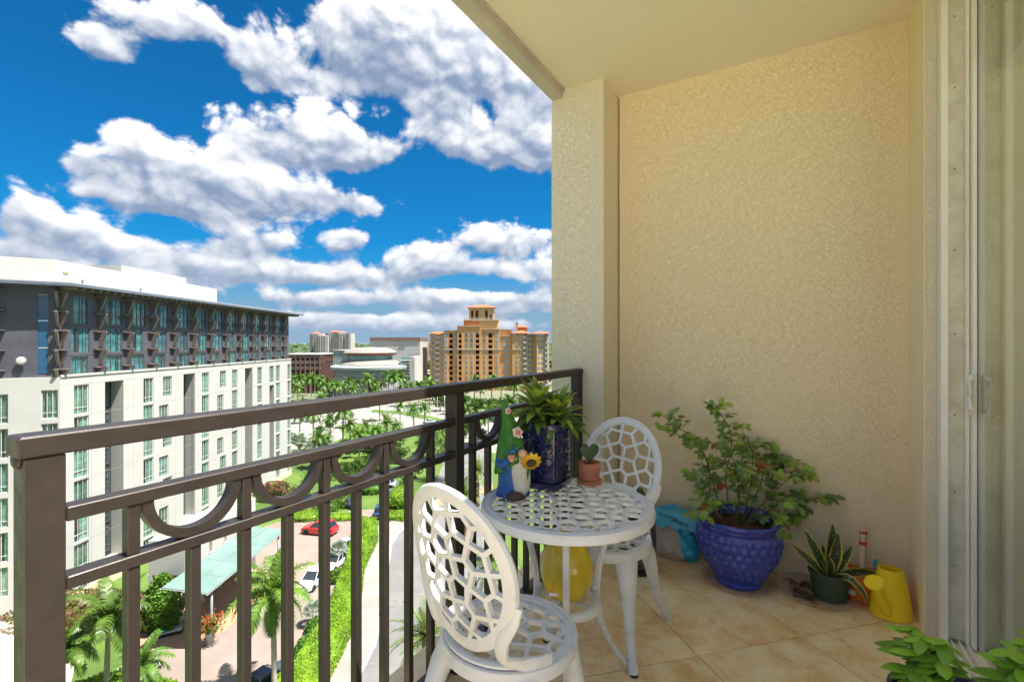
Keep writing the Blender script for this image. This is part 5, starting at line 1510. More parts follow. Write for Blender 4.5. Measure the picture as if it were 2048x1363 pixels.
def Mturn(u0, z, w=0.0): return Matrix(((UL.x, -NL.x, 0, UL.x * u0 - NL.x * w), (UL.y, -NL.y, 0, UL.y * u0 - NL.y * w), (0, 0, 1, z), (0, 0, 0, 1)))
for u0, u1, z0, z1, s in wins: put_window(hot, u1 - u0, z1 - z0, 3 if u1 - u0 > 1.5 else 2, (.75,), Mlong(u0, z0, .12), 'curtain_green', seed=s)
for u0, u1, z0, z1, s in tw_: put_window(hot, u1 - u0, z1 - z0, 3, (.6,), Mturn(u0, z0, .12), 'curtain_green', seed=s)
for u0, u1, tp, ri in rw:
    z = tp - .2
    while z - 2.9 > .8:
        put_window(hot, (u1 - u0) * .8, 2.8, 2, (.75, 1.9), Mlong(u0 + .1, z - 2.85, 1.36), 'curtain_teal', fm='mullion_dark', seed=ri); z -= FL
# thin shadow ledges on the white wall
MB().box(-.02, .10, 0, LEN, ZT - .02, ZT + .22).build('parapet_cap', 'hotel_white', hot)
pj = MB()
for k in range(8):
    z = zE(-4.6) - FL * k + .10
    if z > 1: pj.box(.001, .006, .15, LEN - .1, z - .014, z + .014)
pj.build('panel_joint', 'joint_grey', hot); pj = MB()
for u in (3.7, 9.6, 17.0, 20.9, 23.6, 27.3, 33.0, 36.0, 41.0, 46.0): pj.box(.002, .007, u - .014, u + .014, 1.2, ZT - .1)
pj.build('panel_joint', 'joint_grey', hot)
# cream base with openings, low on the turned end
MB().box(.02, .16, 0, LEN, 0, 1.1).build('plinth', 'hotel_cream', hot)
# dark upper storeys
DX = -.5
uh, uw = [], []
fins = [54.8 - HD + 4.0 * i for i in range(12)]
bays = [.4] + fins
rowsZ = [(2.05, 5.0), (-1.15, 1.65), (-3.45, -1.55)]
rr = random.Random(9)
for b0 in bays:
    if b0 > LEN - 3: continue
    for k, (z0, z1) in enumerate(rowsZ):
        off = .55 if b0 > 1 else 1.4; wd_ = rr.choice((2.3, 2.0, 2.3, 1.7)); off += rr.choice((0, .25))
        uh.append((b0 + off, min(b0 + off + wd_, LEN - .3), zE(z0), zE(z1), .25)); uw.append((uh[-1], k))
um = MB(); ub = MB()
wall_holes(um, 0, LEN, ZT, ZR, uh, .25, lambda u, v, w: (DX - w, u, v), ub)
um.quad((DX, LEN, ZT), (-20, LEN, ZT), (-20, LEN, ZR), (DX, LEN, ZR))
wall_holes(um, 0, TL, ZT, ZR, [(1.05, 1.85, zE(-3.3), zE(5.0), .12)], .12, lambda u, v, w: Pturn(u, v, w + .5), None)
um.build('dark_wall', 'hotel_grey', hot)
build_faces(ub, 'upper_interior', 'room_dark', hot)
for (u0, u1, z0, z1, _), k in uw: put_window(hot, u1 - u0, z1 - z0, 3 if u1 - u0 > 1.8 else 2, (), Mlong(u0, z0, .5 + .08), 'curtain_teal', fm='mullion_dark', seed=int(u0 * 10) + k)
for z0, z1 in ((-3.2, -.6), (-.5, 2.2), (2.3, 4.9)):
    o = MB().box(0, .8, 0, .05, 0, z1 - z0).build('blue_pane', 'blue_panel', hot); o.matrix_local = Mturn(1.05, zE(z0), .56)
# raised joints on the grey cladding
jo = MB()
for z in (-1.35, 1.85): jo.box(DX, DX + .03, 0, LEN, zE(z) - .05, zE(z) + .05)
for b0 in bays: jo.box(DX, DX + .05, b0 + .28, b0 + .40, ZT, ZR - .1)
jo.build('cladding_joint', 'hotel_grey', hot)
# sun-shade stacks: stepped trays on tapered brackets
PER = 2.02
sm = MB()
for k in range(5):
    zt = zE(5.35) - PER * k - zE(0)
    pts = [(0, zt), (.85, zt), (.85, zt - .2), (.22, zt - 1.65), (0, zt - 1.85)]
    if zt - 1.75 < ZT - zE(0): pts = [(0, zt), (.95, zt), (.95, zt - .16), (.3, zt - 1.05), (0, zt - 1.1)]
    n = len(pts)
    vs = [(x, 0.0, z) for x, z in pts] + [(x, .22, z) for x, z in pts]
    sm.add(vs, [tuple(range(n)), tuple(range(2 * n - 1, n - 1, -1))] + [(i, n + i, n + (i + 1) % n, (i + 1) % n) for i in range(n)])
    sm.box(0, .45, -.7, -.001, zt - .12, zt - .02)
sm = sm.mesh('sunshade', 'hotel_fin')
for u in fins: link('sunshade', sm, hot, (DX + .001, u - .25, zE(0)))
o = link('sunshade', sm, hot, (DX + .001, .35, zE(0)))
for u in (.15, 4.9, 9.5): o = link('sunshade', sm, hot); o.matrix_local = Matrix(((NL.x, UL.x, 0, UL.x * u - NL.x * .5), (NL.y, UL.y, 0, UL.y * u - NL.y * .5), (0, 0, 1, zE(0)), (0, 0, 0, 1)))
# eave
ev = MB(); OV = 2.0
A_ = [(OV + DX, LEN + 2.6), (OV + DX, -.3), tuple(UL * TL + NL * (OV - .5)), tuple(UL * TL + Vector((-3, 3))), (-9, LEN + 2.6)]
ev.prism([(p[0], p[1]) for p in reversed(A_)], ZR, ZR + .30)
ev.build('eave', 'hotel_eave', hot)
MB().prism([(p[0] - .35 if i in (0, 1) else p[0], p[1]) for i, p in enumerate(reversed(A_))] if False else [(x * .985 - .25, y) for x, y in reversed(A_)], ZR + .302, ZR + .42).build('roof_sheet', 'hotel_white', hot)
rf = MB().box(0, OV - .25, 0, .28, -.34, -.002).mesh('rafter_end', 'hotel_fin')
for i in range(int(LEN / 1.0) + 2): link('rafter_end', rf, hot, (DX, .3 + i * 1.0, ZR))
# plant-room walls on the roof
pm = MB(); PX_ = -5.0
P1, P2 = zE(6.2), zE(9.4)
e1 = 83.7 - HD
pm.box(PX_ - 9, PX_, 4.6, e1, P1, P2)
q0 = Vector((PX_, 4.6)); q1 = q0 + UL * 22; q2 = q1 + Vector((-6, 6)); q3 = Vector((PX_ - 8.9, 10))
pm.prism([tuple(q0), tuple(q3), tuple(q2), tuple(q1)], P1, P2 + .02)
plant_room = pm.build('plant_room', 'hotel_white', hot)
MB().box(-22, -13, 73 - HD, 87.5 - HD, P1, zE(11.85)).build('plant_room', 'hotel_white', hot)
for u, m_ in ((8.0, 'kerb_white'), (17.0, 'kerb_white')):
    MB().tube([(PX_ + .05, u, zE(7.1)), (PX_ + .25, u, zE(7.5)), (PX_ + .25, u, zE(7.9))], .12, 8).build('vent_pipe', m_, hot, True)
MB().box(PX_ + .02, PX_ + .10, 5.6, 6.2, zE(8.05), zE(8.25)).build('lamp_box', 'yellow_and_sunlit_stucco', hot)
ds = MB().lathe([(.0001, .12), (.3, .05), (.42, 0), (.40, -.03), (.0001, .06)], 24); ds.xf(Matrix.Translation((UL.x * 3.0 - NL.x * .45 + NL.x * .3, UL.y * 3.0 - NL.y * .45 + NL.y * .3, zE(-1.85))) @ Vector((NL.x, NL.y, .25)).to_track_quat('Z', 'Y').to_matrix().to_4x4())
ds.build('dish_antenna', 'kerb_white', hot, True)

# ------------------------------------------------------------------ entrance block, canopy and things under it
eb = thing('entrance_block', 'low white entrance wing beside the hotel driveway', 'building', W(-36, 47.0), TH)
holes = [(1.2 + i * 2.6, 1.75 + i * 2.6, 5.6, 7.5, .5) for i in range(4)]
wl = MB(); bk = MB()
wall_holes(wl, 0, 13, 5.0, 8.4, holes, .5, lambda u, v, w: (3.6 - w, u, v), bk)
wl.quad((0, 0, 5), (3.6, 0, 5), (3.6, 0, 8.4), (0, 0, 8.4)); wl.quad((0, 0, 8.4), (3.6, 0, 8.4), (3.6, 13, 8.4), (0, 13, 8.4)); wl.quad((3.6, 13, 0), (0, 13, 0), (0, 13, 8.4), (3.6, 13, 8.4)); wl.box(0, .4, 0, 13, 0, 5); wl.quad((0, 0, 5.0), (3.6, 0, 5.0), (3.6, 13, 5.0), (0, 13, 5.0))
wl.build('wall', 'hotel_white', eb); build_faces(bk, 'opening', 'hotel_cream', eb)
for i in range(4):
    MB().box(3.42, 3.72, 1.1 + i * 2.6, 1.85 + i * 2.6, 5.42, 5.6).build('sill', 'hotel_white', eb)
    MB().lathe([(.75, 0), (.55, .8), (.42, 2.4), (.55, 4.2), (.85, 4.95)], 14, 2.2, .9 + i * 3.1).build('column', 'hotel_cream', eb, True)
CZ = 5.9
cv = thing('glass_canopy', 'pale green glass canopy over the hotel driveway', 'canopy', W(-31.6, 42.8), TH)
nx = 6
for i in range(2):
    for j in range(5):
        x0, x1 = i * 2.1 + .02, i * 2.1 + 2.08; y0, y1 = j * 2.9 + .012, j * 2.9 + 2.888
        zf = lambda x: CZ - .12 * x
        MB().add([(x0, y0, zf(x0)), (x1, y0, zf(x1)), (x1, y1, zf(x1)), (x0, y1, zf(x0)), (x0, y0, zf(x0) + .04), (x1, y0, zf(x1) + .04), (x1, y1, zf(x1) + .04), (x0, y1, zf(x0) + .04)],
                 [(0, 3, 2, 1), (4, 5, 6, 7), (0, 1, 5, 4), (1, 2, 6, 5), (2, 3, 7, 6), (3, 0, 4, 7)]).build('glass_panel', 'canopy_glass', cv)
fr = MB()
for x in (0, 2.1, 4.2): fr.tube([(x, -.2, CZ - .12 * x - .07), (x, 14.7, CZ - .12 * x - .07)], .05, 6)
for j in range(6): fr.tube([(-.1, j * 2.9, CZ - .07), (4.3, j * 2.9, CZ - .58)], .045, 6)
fr.build('canopy_frame', 'steel', cv)
for y in (1.0, 13.5): MB().tube([(3.9, y, 0), (3.9, y, CZ - .55)], .11, 10).build('canopy_post', 'steel', cv, True)
ent = sheet('entrance_paving', [(-36, 43.5), (-28.6, 43.5), (-26.5, 52), (-27.5, 58), (-36, 59)], 'brick_paving', .034, 'terracotta tiled entrance apron under the glass canopy', 'paving', -.01)
db = thing('outdoor_daybed', 'low dark daybed with pale blue cushions under the canopy', 'daybed', W(-32.8, 45.6), TH + .5)
MB().cbox(-1.0, 1.0, -.45, .45, .22, .34, .03).build('base', 'bronze', db)
for sx in (-.85, .85):
    for sy in (-.35, .35): MB().box(sx - .05, sx + .05, sy - .05, sy + .05, 0, .22).build('leg', 'bronze', db)
MB().cbox(-.95, .95, -.42, .42, .342, .5, .05).build('cushion', 'tower_white', db)
MB().cbox(-.9, -.3, -.35, .35, .505, .68, .06).build('pillow', 'teal_paint', db)
bn = thing('wooden_bench', 'grey slatted bench at the edge of the hotel driveway', 'bench', GW(302, 1345), TH + 1.05)
for i in range(5): MB().cbox(-.85, .85, -.24 + i * .1, -.16 + i * .1, .42, .46, .008).build('seat_slat', 'tower_white', bn)
for i in range(3): MB().cbox(-.85, .85, .26, .30, .55 + i * .12, .63 + i * .12, .008).build('back_slat', 'tower_white', bn)
for sx in (-.7, .7): MB().box(sx - .03, sx + .03, -.22, .30, 0, .418).box(sx - .03, sx + .03, .301, .34, 0, .9).build('leg', 'steel', bn)
ur = thing('flower_urn', 'tall grey urn with red and green planting under the canopy edge', 'urn', W(-27.9, 43.9), TH)
MB().lathe([(.30, 0), (.34, .08), (.24, .25), (.38, .9), (.46, 1.25), (.42, 1.3), (.36, 1.2)], 20).build('urn_body', 'steel', ur, True)
r_ = random.Random(3); m = MB(); leafcloud(m, 500, lambda r: (r.gauss(0, .42), r.gauss(0, .42), 1.5 + abs(r.gauss(0, .55))), .13, r_); m.build('foliage', 'shrub_leaf', ur)
m = MB(); leafcloud(m, 420, lambda r: (r.gauss(0, .45), r.gauss(0, .45), 2.2 + r.gauss(0, .45)), .14, r_); m.build('blossoms', 'croton', ur)

# ------------------------------------------------------------------ cars
mat('car_red', (.55, .012, .02), (.52, .011, .018), rough=.25, coat=.8, scale=1)
mat('car_white', (.74, .75, .76), rough=.25, coat=.8, scale=1)
mat('car_blue', (.03, .06, .16), rough=.25, coat=.8, scale=1)
mat('car_dark', (.035, .038, .055), rough=.22, coat=.9, scale=1)
mat('car_silver', (.42, .46, .50), rough=.25, metal=.3, coat=.8, scale=1)
mat('car_bright', (.03, .16, .50), rough=.25, coat=.8, scale=1)
mat('car_glass', (.02, .028, .035), rough=.06, spec=.9, scale=1)
mat('tyre', (.018, .018, .018), rough=.85)
mat('alloy', (.48, .49, .50), rough=.3, metal=.8)
mat('lamp_clear', (.70, .72, .74), rough=.1, spec=.9)
mat('lamp_red', (.42, .01, .01), rough=.2)
def make_car(label, paint, L=4.5, Wd=1.8, H=1.5, suv=0.0, loc=(0, 0, 0), rz=0.0, group='cars around the hotel'):
    """length along y, nose at +y"""
    c = thing('parked_car', label, 'car', loc, rz, group)
    hl, hw = L / 2, Wd / 2; bz = .30; belt = H * .60
    sec = [(-hl, .80, bz + .12, belt * .92), (-hl + .12, .93, bz, belt * 1.0), (-hl * .55, 1.0, bz - .06, belt * 1.03), (0, 1.0, bz - .08, belt), (hl * .42, 1.0, bz - .06, belt * .98), (hl * .75, .97, bz - .02, belt * .90), (hl - .14, .90, bz, belt * .78), (hl, .78, bz + .12, belt * .66)]
    m = MB(); k = 12
    for y, w, z0, z1 in sec:
        w *= hw; zm = (z0 + z1) / 2
        m.v += [(-w * .9, y, z0), (w * .9, y, z0), (w, y, z0 + .08), (w * 1.0, y, zm), (w * .985, y, z1 - .10), (w * .90, y, z1), (w * .45, y, z1 + .025), (-w * .45, y, z1 + .025), (-w * .90, y, z1), (-w * .985, y, z1 - .10), (-w, y, zm), (-w, y, z0 + .08)]
    for l in range(len(sec) - 1):
        for i in range(k): m.f.append((l * k + i, l * k + (i + 1) % k, l * k + k + (i + 1) % k, l * k + k + i))
    m.f += [tuple(range(k - 1, -1, -1)), tuple(range((len(sec) - 1) * k, len(sec) * k))]
    body = m.build('body', paint, c, 35)
    r0, r1 = (-hl * .86, -hl * .72) if suv else (-hl * .62, -hl * .42)
    f0, f1 = hl * .46, hl * .10
    g = MB(); wb, wt = hw * .90, hw * .72; zb, zt = belt - .02, H
    g.v = [(-wb, r0, zb), (wb, r0, zb), (wb, f0, zb), (-wb, f0, zb), (-wt, r1, zt - .05), (wt, r1, zt - .05), (wt, f1, zt - .05), (-wt, f1, zt - .05)]
    g.f = [(0, 1, 5, 4), (1, 2, 6, 5), (2, 3, 7, 6), (3, 0, 4, 7)]
    g.build('windows', 'car_glass', c)
    rf_ = MB().cbox(-wt - .015, wt + .015, r1 - .03, f1 + .03, zt - .075, zt, .03)
    for yb, yt in ((r0, r1), (f0, f1), ((r0 + f0) * .5 - .05, (r1 + f1) * .5 - .05)):
        for s in (-1, 1): rf_.tube([(s * (wb + .004), yb, zb), (s * (wt + .006), yt, zt - .05)], .035, 5)
    rf_.build('roof', paint, c, 35)
    wr = H * .225
    for s in (-1, 1):
        for y in (-hl * .60, hl * .62):
            t = MB().lathe([(wr * .62, -.10), (wr * .96, -.10), (wr, -.06), (wr, .06), (wr * .96, .10), (wr * .62, .10)], 22).xf(Matrix.Translation((s * (hw - .085), y, wr)) @ Matrix.Rotation(pi / 2, 4, 'Y'))
            w_ = t.build('wheel', 'tyre', c, 40)
            MB().lathe([(.0001, .07), (wr * .2, .075), (wr * .55, .055), (wr * .64, .09)] if s > 0 else [(wr * .64, -.09), (wr * .55, -.055), (wr * .2, -.075), (.0001, -.07)], 16).xf(Matrix.Translation((s * (hw - .085), y, wr)) @ Matrix.Rotation(pi / 2, 4, 'Y')).build('rim', 'alloy', w_, 40)
        MB().cbox(s * hw * .62 - .17, s * hw * .62 + .17, hl - .16, hl - .01, belt * .62, belt * .76, .03).build('headlight', 'lamp_clear', c)
        MB().cbox(s * hw * .68 - .12, s * hw * .68 + .12, -hl - .012, -hl + .14, belt * .68, belt * .88, .03).build('tail_light', 'lamp_red', c)
        MB().cbox(s * (hw + .06) - .07, s * (hw + .06) + .07, f0 - .28, f0 - .10, belt - .02, belt + .12, .03).build('mirror', paint, c)
    return c
def cp(px, py): return GW(px, py)
F_ = TH
make_car('red pickup-sized SUV on the paver driveway', 'car_red', 5.2, 2.05, 1.95, 1, cp(640, 1066), F_ + radians(78))
make_car('white minivan parked nose-on beside the tall palm', 'car_white', 4.6, 1.85, 1.7, 1, cp(627, 1168), F_ + radians(172))
make_car('pale blue car next to the top of the hedge', 'car_silver', 4.4, 1.8, 1.45, 0, cp(688, 1100), F_ + radians(160))
make_car('white car half hidden by the small fan palm', 'car_white', 4.4, 1.8, 1.45, 0, cp(672, 1130), F_ + radians(165))
make_car('dark car parked under the tall royal palm', 'car_dark', 4.7, 1.85, 1.45, 0, cp(532, 1372), F_ + radians(-24))
make_car('dark grey car driving along the curving street', 'car_dark', 4.6, 1.85, 1.45, 0, cp(708, 1432), F_ + radians(-14))
make_car('white car stopped at the lower end of the hedge', 'car_white', 4.4, 1.8, 1.45, 0, cp(622, 1425), F_ + radians(-30))
make_car('navy car in the bay behind the clipped shrubs', 'car_blue', 4.5, 1.8, 1.45, 0, cp(694, 1012), F_ + radians(60))
make_car('deep blue van by the corner topiary', 'car_blue', 4.7, 1.9, 1.85, 1, cp(762, 1030), F_ + radians(8))
make_car('bright blue car behind the round topiary', 'car_bright', 4.4, 1.8, 1.5, 0, cp(785, 995), F_ + radians(20))
make_car('white car in the parking court behind the blue van', 'car_white', 4.4, 1.8, 1.5, 0, cp(775, 972), F_ + radians(70))
make_car('silver car waiting in the garden court', 'car_silver', 4.4, 1.8, 1.5, 0, cp(745, 978), F_ + radians(60))
for px, py, m_, lb in ((858, 846, 'car_white', 'white car on the boulevard lane'), (905, 838, 'car_dark', 'black car on the boulevard'), (880, 852, 'car_silver', 'silver car on the boulevard nearer the median'), (640, 812, 'car_white', 'white car near the theatre forecourt'), (960, 866, 'car_dark', 'dark car turning towards the side street'), (735, 792, 'car_red', 'red car by the theatre palms')):
    make_car(lb, m_, 4.5, 1.8, 1.5, 0, cp(px, py), F_ + radians(75))

# ------------------------------------------------------------------ orange apartment block
OD = 278.0; OS = OD / FPX
oa = thing('apartment_block', 'orange apartment block with arched loggia columns and a belvedere tower', 'building', W(0, OD), TH)
def ox_(px): return (px - 1024) * OS
def oz_(py, d=OD): return (684.5 - py) / FPX * d + (EYE - GZ)
FH = 10.6 * OS
def oblock(name, p0, p1, ytop, depth, m, d0=0.0, holes=None, back=None):
    a, b, z = ox_(p0), ox_(p1), oz_(ytop)
    w = MB(); wall_holes(w, a, b, 0, z, holes or [], 1.4, lambda u, v, q: (u, d0 + q, v), back)
    w.quad((b, d0, 0), (b, d0 + depth, 0), (b, d0 + depth, z), (b, d0, z)); w.quad((a, d0 + depth, 0), (a, d0, 0), (a, d0, z), (a, d0 + depth, z))
    w.quad((a, d0, z), (b, d0, z), (b, d0 + depth, z), (a, d0 + depth, z))
    return w.build(name, m, oa)
wm = MB().box(-.75, .75, -.12, -.02, -1.0, 1.05); 
def win_far(w, h, fm):
    me = MB().box(-w / 2 - .2, w / 2 + .2, -.10, -.015, -h / 2 - .2, h / 2 + .25).mesh('window', fm); me.materials.append(MAT['pane_far'])
    o = MB().box(-w / 2, w / 2, -.13, -.101, -h / 2, h / 2); b0 = len(me.vertices)
    bm = bmesh.new(); bm.from_mesh(me); vs = [bm.verts.new(v) for v in o.v]
    for f in o.f: bm.faces.new([vs[i] for i in f]).material_index = 1
    # glazing bar
    bm.to_mesh(me); bm.free(); return me
WF = win_far(1.0, 1.7, 'stone_trim'); WF2 = win_far(1.5, 2.0, 'stone_trim')
darkb = MB()
arch = {899: 906, 918: 924, 952: 959, 977: 985}
def arch_holes(lst, ytop): return [(ox_(a), ox_(arch[a]), .5, oz_(ytop), 1.6) for a in lst]
oblock('wall', 860, 888, 667, 16, 'orange_stucco', 0)
oblock('wall', 888, 915, 661, 18, 'orange_stucco', -1.0, arch_holes([899], 668), darkb) if False else None
def oblock2(p0, p1, ytop, d0, arches, m='orange_stucco', depth=18, atop=669):
    hs = [(ox_(a), ox_(arch[a]), .5, oz_(atop), 1.6) for a in arches]
    return oblock('wall', p0, p1, ytop, depth, m, d0, hs, darkb)
oblock2(888, 915.5, 661, -1.0, [899])
oblock2(915.5, 963, 652.5, -2.2, [918, 952])
oblock2(963, 1000, 658.5, -1.2, [977])
oblock2(1000, 1024.5, 671.5, .5, [], 'orange_stucco')
oblock2(1024.5, 1043, 667, -1.0, [], 'orange_stucco')
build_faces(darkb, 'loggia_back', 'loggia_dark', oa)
oblock('setback', 998, 1024, 659, 12, 'yellow_and_sunlit_stucco', 3.0)
# sunlit wing, turned towards the sun, with sunlight put into its yellow colour
def turned(p0, p1, ytop, ang, d0, wdt, m):
    t = bpy.data.objects.new('turned_wing', None); COL.objects.link(t); t.parent = oa; t.location = (ox_(p0), d0, 0); t.rotation_euler = (0, 0, ang)
    z = oz_(ytop); MB().box(0, wdt, 0, 14, 0, z).build('wing_wall', m, t); return t
t1 = turned(1043, 1073, 668, radians(22), -1.0, 9.6, 'yellow_and_sunlit_stucco')
t2 = turned(1073.5, 1098, 669, radians(22), -2.0, 7.8, 'yellow_and_sunlit_stucco')
# string course and parapet trims
for p0, p1, d0 in ((860, 888, 0), (888, 915.5, -1), (915.5, 963, -2.2), (963, 1000, -1.2), (1000, 1024.5, .5), (1024.5, 1043, -1)):
    MB().box(ox_(p0), ox_(p1) + .02, d0 - .35, d0 - .003, oz_(699), oz_(697)).build('string_course', 'stone_trim', oa)
for p0, p1, y, d0 in ((887.6, 915.3, 661, -1), (915.2, 963.2, 652.5, -2.2), (963.3, 1000.2, 658.5, -1.2), (1000.3, 1024.4, 671.5, .5), (998, 1024.2, 659, 3)):
    MB().box(ox_(p0), ox_(p1), d0 - .5, d0 + .8, oz_(y), oz_(y - 1.4)).build('cornice', 'stone_trim', oa)
def hip(name, p0, p1, ye, yt, d0, dep, over=.8, ridge=.45):
    a, b = ox_(p0) - over, ox_(p1) + over; z0, z1 = oz_(ye), oz_(yt); c, d_ = d0 - over, d0 + dep + over
    i = min((b - a), (d_ - c)) * ridge
    MB().add([(a, c, z0), (b, c, z0), (b, d_, z0), (a, d_, z0), (a + i, c + i, z1), (b - i, c + i, z1), (b - i, d_ - i, z1), (a + i, d_ - i, z1)], [(0, 1, 5, 4), (1, 2, 6, 5), (2, 3, 7, 6), (3, 0, 4, 7), (4, 5, 6, 7), (0, 3, 2, 1)]).build(name, 'roof_tile', oa)
hip('roof', 860, 887, 666.5, 662, 0, 14); hip('roof', 1024, 1062, 666, 660, -1, 14); hip('roof', 1066, 1096, 666.8, 661.5, -2, 12)
hip('roof', 1034, 1056, 653.5, 649, 6, 8); MB().box(ox_(1036), ox_(1055), 7, 13, oz_(668), oz_(653.6)).build('turret', 'yellow_and_sunlit_stucco', oa)
MB().box(ox_(1031.5), ox_(1036), 4, 6, oz_(668), oz_(643)).box(ox_(1031), ox_(1036.5), 3.8, 6.2, oz_(644.6), oz_(643.2)).build('chimney', 'orange_stucco', oa)
# belvedere
MB().box(ox_(927), ox_(958), 1.0, 15, oz_(655), oz_(640.5)).build('tower_base', 'brick_orange', oa)
MB().box(ox_(958), ox_(996), 1.2, 15, oz_(660), oz_(640.5)).build('tower_base', 'yellow_and_sunlit_stucco', oa)
MB().box(ox_(926), ox_(997.5), .4, 15.6, oz_(640.5), oz_(638.5)).build('cornice', 'stone_trim', oa)
bal_ = MB().box(ox_(927), ox_(996), .8, 1.1, oz_(635.2), oz_(634.4))
bal_.build('balustrade_rail', 'stone_trim', oa)
bp_m = MB().box(-.12, .12, .85, 1.05, 0, oz_(635.2) - oz_(638.5)).mesh('balustrade_post', 'stone_trim')
for i in range(27): link('balustrade_post', bp_m, oa, (ox_(928 + i * 2.55), 0, oz_(638.5)))
lz0, lz1 = oz_(638.5), oz_(614.5)
hs = [(ox_(941), ox_(946), lz0, oz_(622), 1.0), (ox_(950), ox_(956), lz0, oz_(622), 1.0), (ox_(969.5), ox_(975), lz0, oz_(622), 1.0), (ox_(979), ox_(984), lz0, oz_(629), 1.0)]
lw = MB(); lb_ = MB(); wall_holes(lw, ox_(937), ox_(987), lz0, lz1, hs, 1.0, lambda u, v, q: (u, 3.0 + q, v), lb_)
lw.quad((ox_(987), 3, lz0), (ox_(987), 13, lz0), (ox_(987), 13, lz1), (ox_(987), 3, lz1)); lw.quad((ox_(937), 13, lz0), (ox_(937), 3, lz0), (ox_(937), 3, lz1), (ox_(937), 13, lz1))
lw.build('belvedere', 'yellow_and_sunlit_stucco', oa); build_faces(lb_, 'belvedere_opening', 'loggia_dark', oa)
for a, b, y in ((941, 946, 622), (950, 956, 622), (969.5, 975, 622)):
    c, r = (ox_(a) + ox_(b)) / 2, (ox_(b) - ox_(a)) / 2
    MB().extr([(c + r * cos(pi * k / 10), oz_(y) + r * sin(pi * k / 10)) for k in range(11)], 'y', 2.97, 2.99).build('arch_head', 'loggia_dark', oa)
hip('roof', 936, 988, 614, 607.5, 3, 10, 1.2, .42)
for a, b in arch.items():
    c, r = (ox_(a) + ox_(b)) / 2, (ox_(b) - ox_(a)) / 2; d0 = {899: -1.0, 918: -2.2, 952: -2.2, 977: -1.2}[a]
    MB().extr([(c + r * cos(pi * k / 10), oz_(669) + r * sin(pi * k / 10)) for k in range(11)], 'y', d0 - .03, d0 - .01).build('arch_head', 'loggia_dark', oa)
    bm_m = MB().box(ox_(a) + .02, ox_(b) - .02, d0 + .02, d0 + 1.5, -.18, .0).box(ox_(a) + .02, ox_(b) - .02, d0 + .02, d0 + .08, .0, 1.0).mesh('balcony', 'brick_orange')
    for k in range(1, 11): link('balcony', bm_m, oa, (0, 0, oz_(669) - FH * k + .4))
for px, d0 in ((865, 0), (886, -.02), (892, -1), (912, -1), (934, -2.2), (944, -2.2), (969, -1.2), (993, -1.2), (1007, .5), (1016, .5), (1034, -1)):
    big = px in (892, 912, 934, 944, 969, 993, 1007, 1034)
    for k in range(10):
        if px in (1007, 1016) and k < 1: continue
        link('window', WF2 if big and k < 3 else WF, oa, (ox_(px), d0, oz_(668) - FH * (k + .1) - (2 if px in (865, 886) else 0)))
bw = MB().box(-1.2, 1.2, -1.1, -.02, -.12, .02).box(-1.2, 1.2, -1.1, -1.04, .02, 1.0).box(-1.2, -1.14, -1.04, -.02, .02, 1.0).box(1.14, 1.2, -1.04, -.02, .02, 1.0).mesh('balcony', 'steel')
dw = win_far(1.7, 2.1, 'stone_trim')
for px, d0, par, x in ((875, 0, oa, ox_(875)), (0, 0, t1, 1.8), (0, 0, t2, 5.8)):
    for k in range(10):
        z = oz_(675) - FH * k
        link('balcony', bw, par, (x, d0, z)); link('window', dw, par, (x, d0, z + 1.15))
    MB().add([(x - 1.4, d0 - 1.3, oz_(677) + 2.6), (x + 1.4, d0 - 1.3, oz_(677) + 2.6), (x + 1.4, d0 - .02, oz_(677) + 4), (x - 1.4, d0 - .02, oz_(677) + 4)], [(0, 1, 2, 3)]).build('awning', 'awning_orange', par)
for par, xs in ((t1, (4.6, 6.4, 8.2)), (t2, (1.2, 3.2))):
    for x in xs:
        for k in range(10): link('window', WF, par, (x, 0, oz_(672) - FH * k))

# ------------------------------------------------------------------ domed theatre
KD = 235.0; KS = KD / FPX
ka = thing('theatre', 'round theatre with stepped copper-edged dome roofs', 'building', W((719 - 1024) * KS, KD), TH)
def kx(px): return (px - 719) * KS
def kz(py): return (684.5 - py) / FPX * KD + (EYE - GZ)
R1_ = 18.5
MB().lathe([(R1_ - .6, 0), (R1_ - .6, kz(741)), ], 64, 0, R1_).build('drum_wall', 'mural_grey', ka, 40)
MB().lathe([(R1_ - .6, kz(741)), (R1_ + 1.6, kz(740)), (R1_ + 1.8, kz(735)), (R1_ + 1.2, kz(733.5)), (R1_ - 3, kz(732))], 64, 0, R1_).build('ring_fascia', 'pale_green', ka, 40)
for k in range(40):
    a = pi + pi * (k + .5) / 40; MB().box(-.12, .12, -.05, .25, 0, kz(741)).build('pilaster', 'tower_white', ka, loc=((R1_ - .5) * cos(a), R1_ + (R1_ - .5) * sin(a), 0), rot=(0, 0, a - pi / 2 + pi))
for a, w, z0, z1, m_ in ((4.18, 1.2, 2, 8, 'print_black'), (4.98, 1.0, 3, 9, 'print_black'), (5.12, 1.0, 1.5, 6, 'print_black'), (3.98, .8, 3, 6, 'red_paint'), (4.55, 1.6, 6, 10, 'tower_white')):
    n = 9; pts = [(w * (1 + .5 * sin(i * 2.4)) * cos(2 * pi * i / n), (z0 + z1) / 2 + (z1 - z0) / 2 * sin(2 * pi * i / n)) for i in range(n)]
    MB().extr(pts, 'y', -.08, 0).build('banner_figure', m_, ka, loc=((R1_ - .45) * cos(a), R1_ + (R1_ - .45) * sin(a), 0), rot=(0, 0, a + pi / 2))
MB().lathe([(15.2, kz(734.5)), (15.4, kz(731)), ], 48, 0, R1_, fn=None).build('copper_rim', 'copper_roof', ka, 40)
MB().lathe([(15.9, kz(731)), (15.6, kz(729.8)), (13.8, kz(724)), (11.5, kz(721))], 48, 0, R1_).build('lower_roof', 'pale_roof', ka, 40)
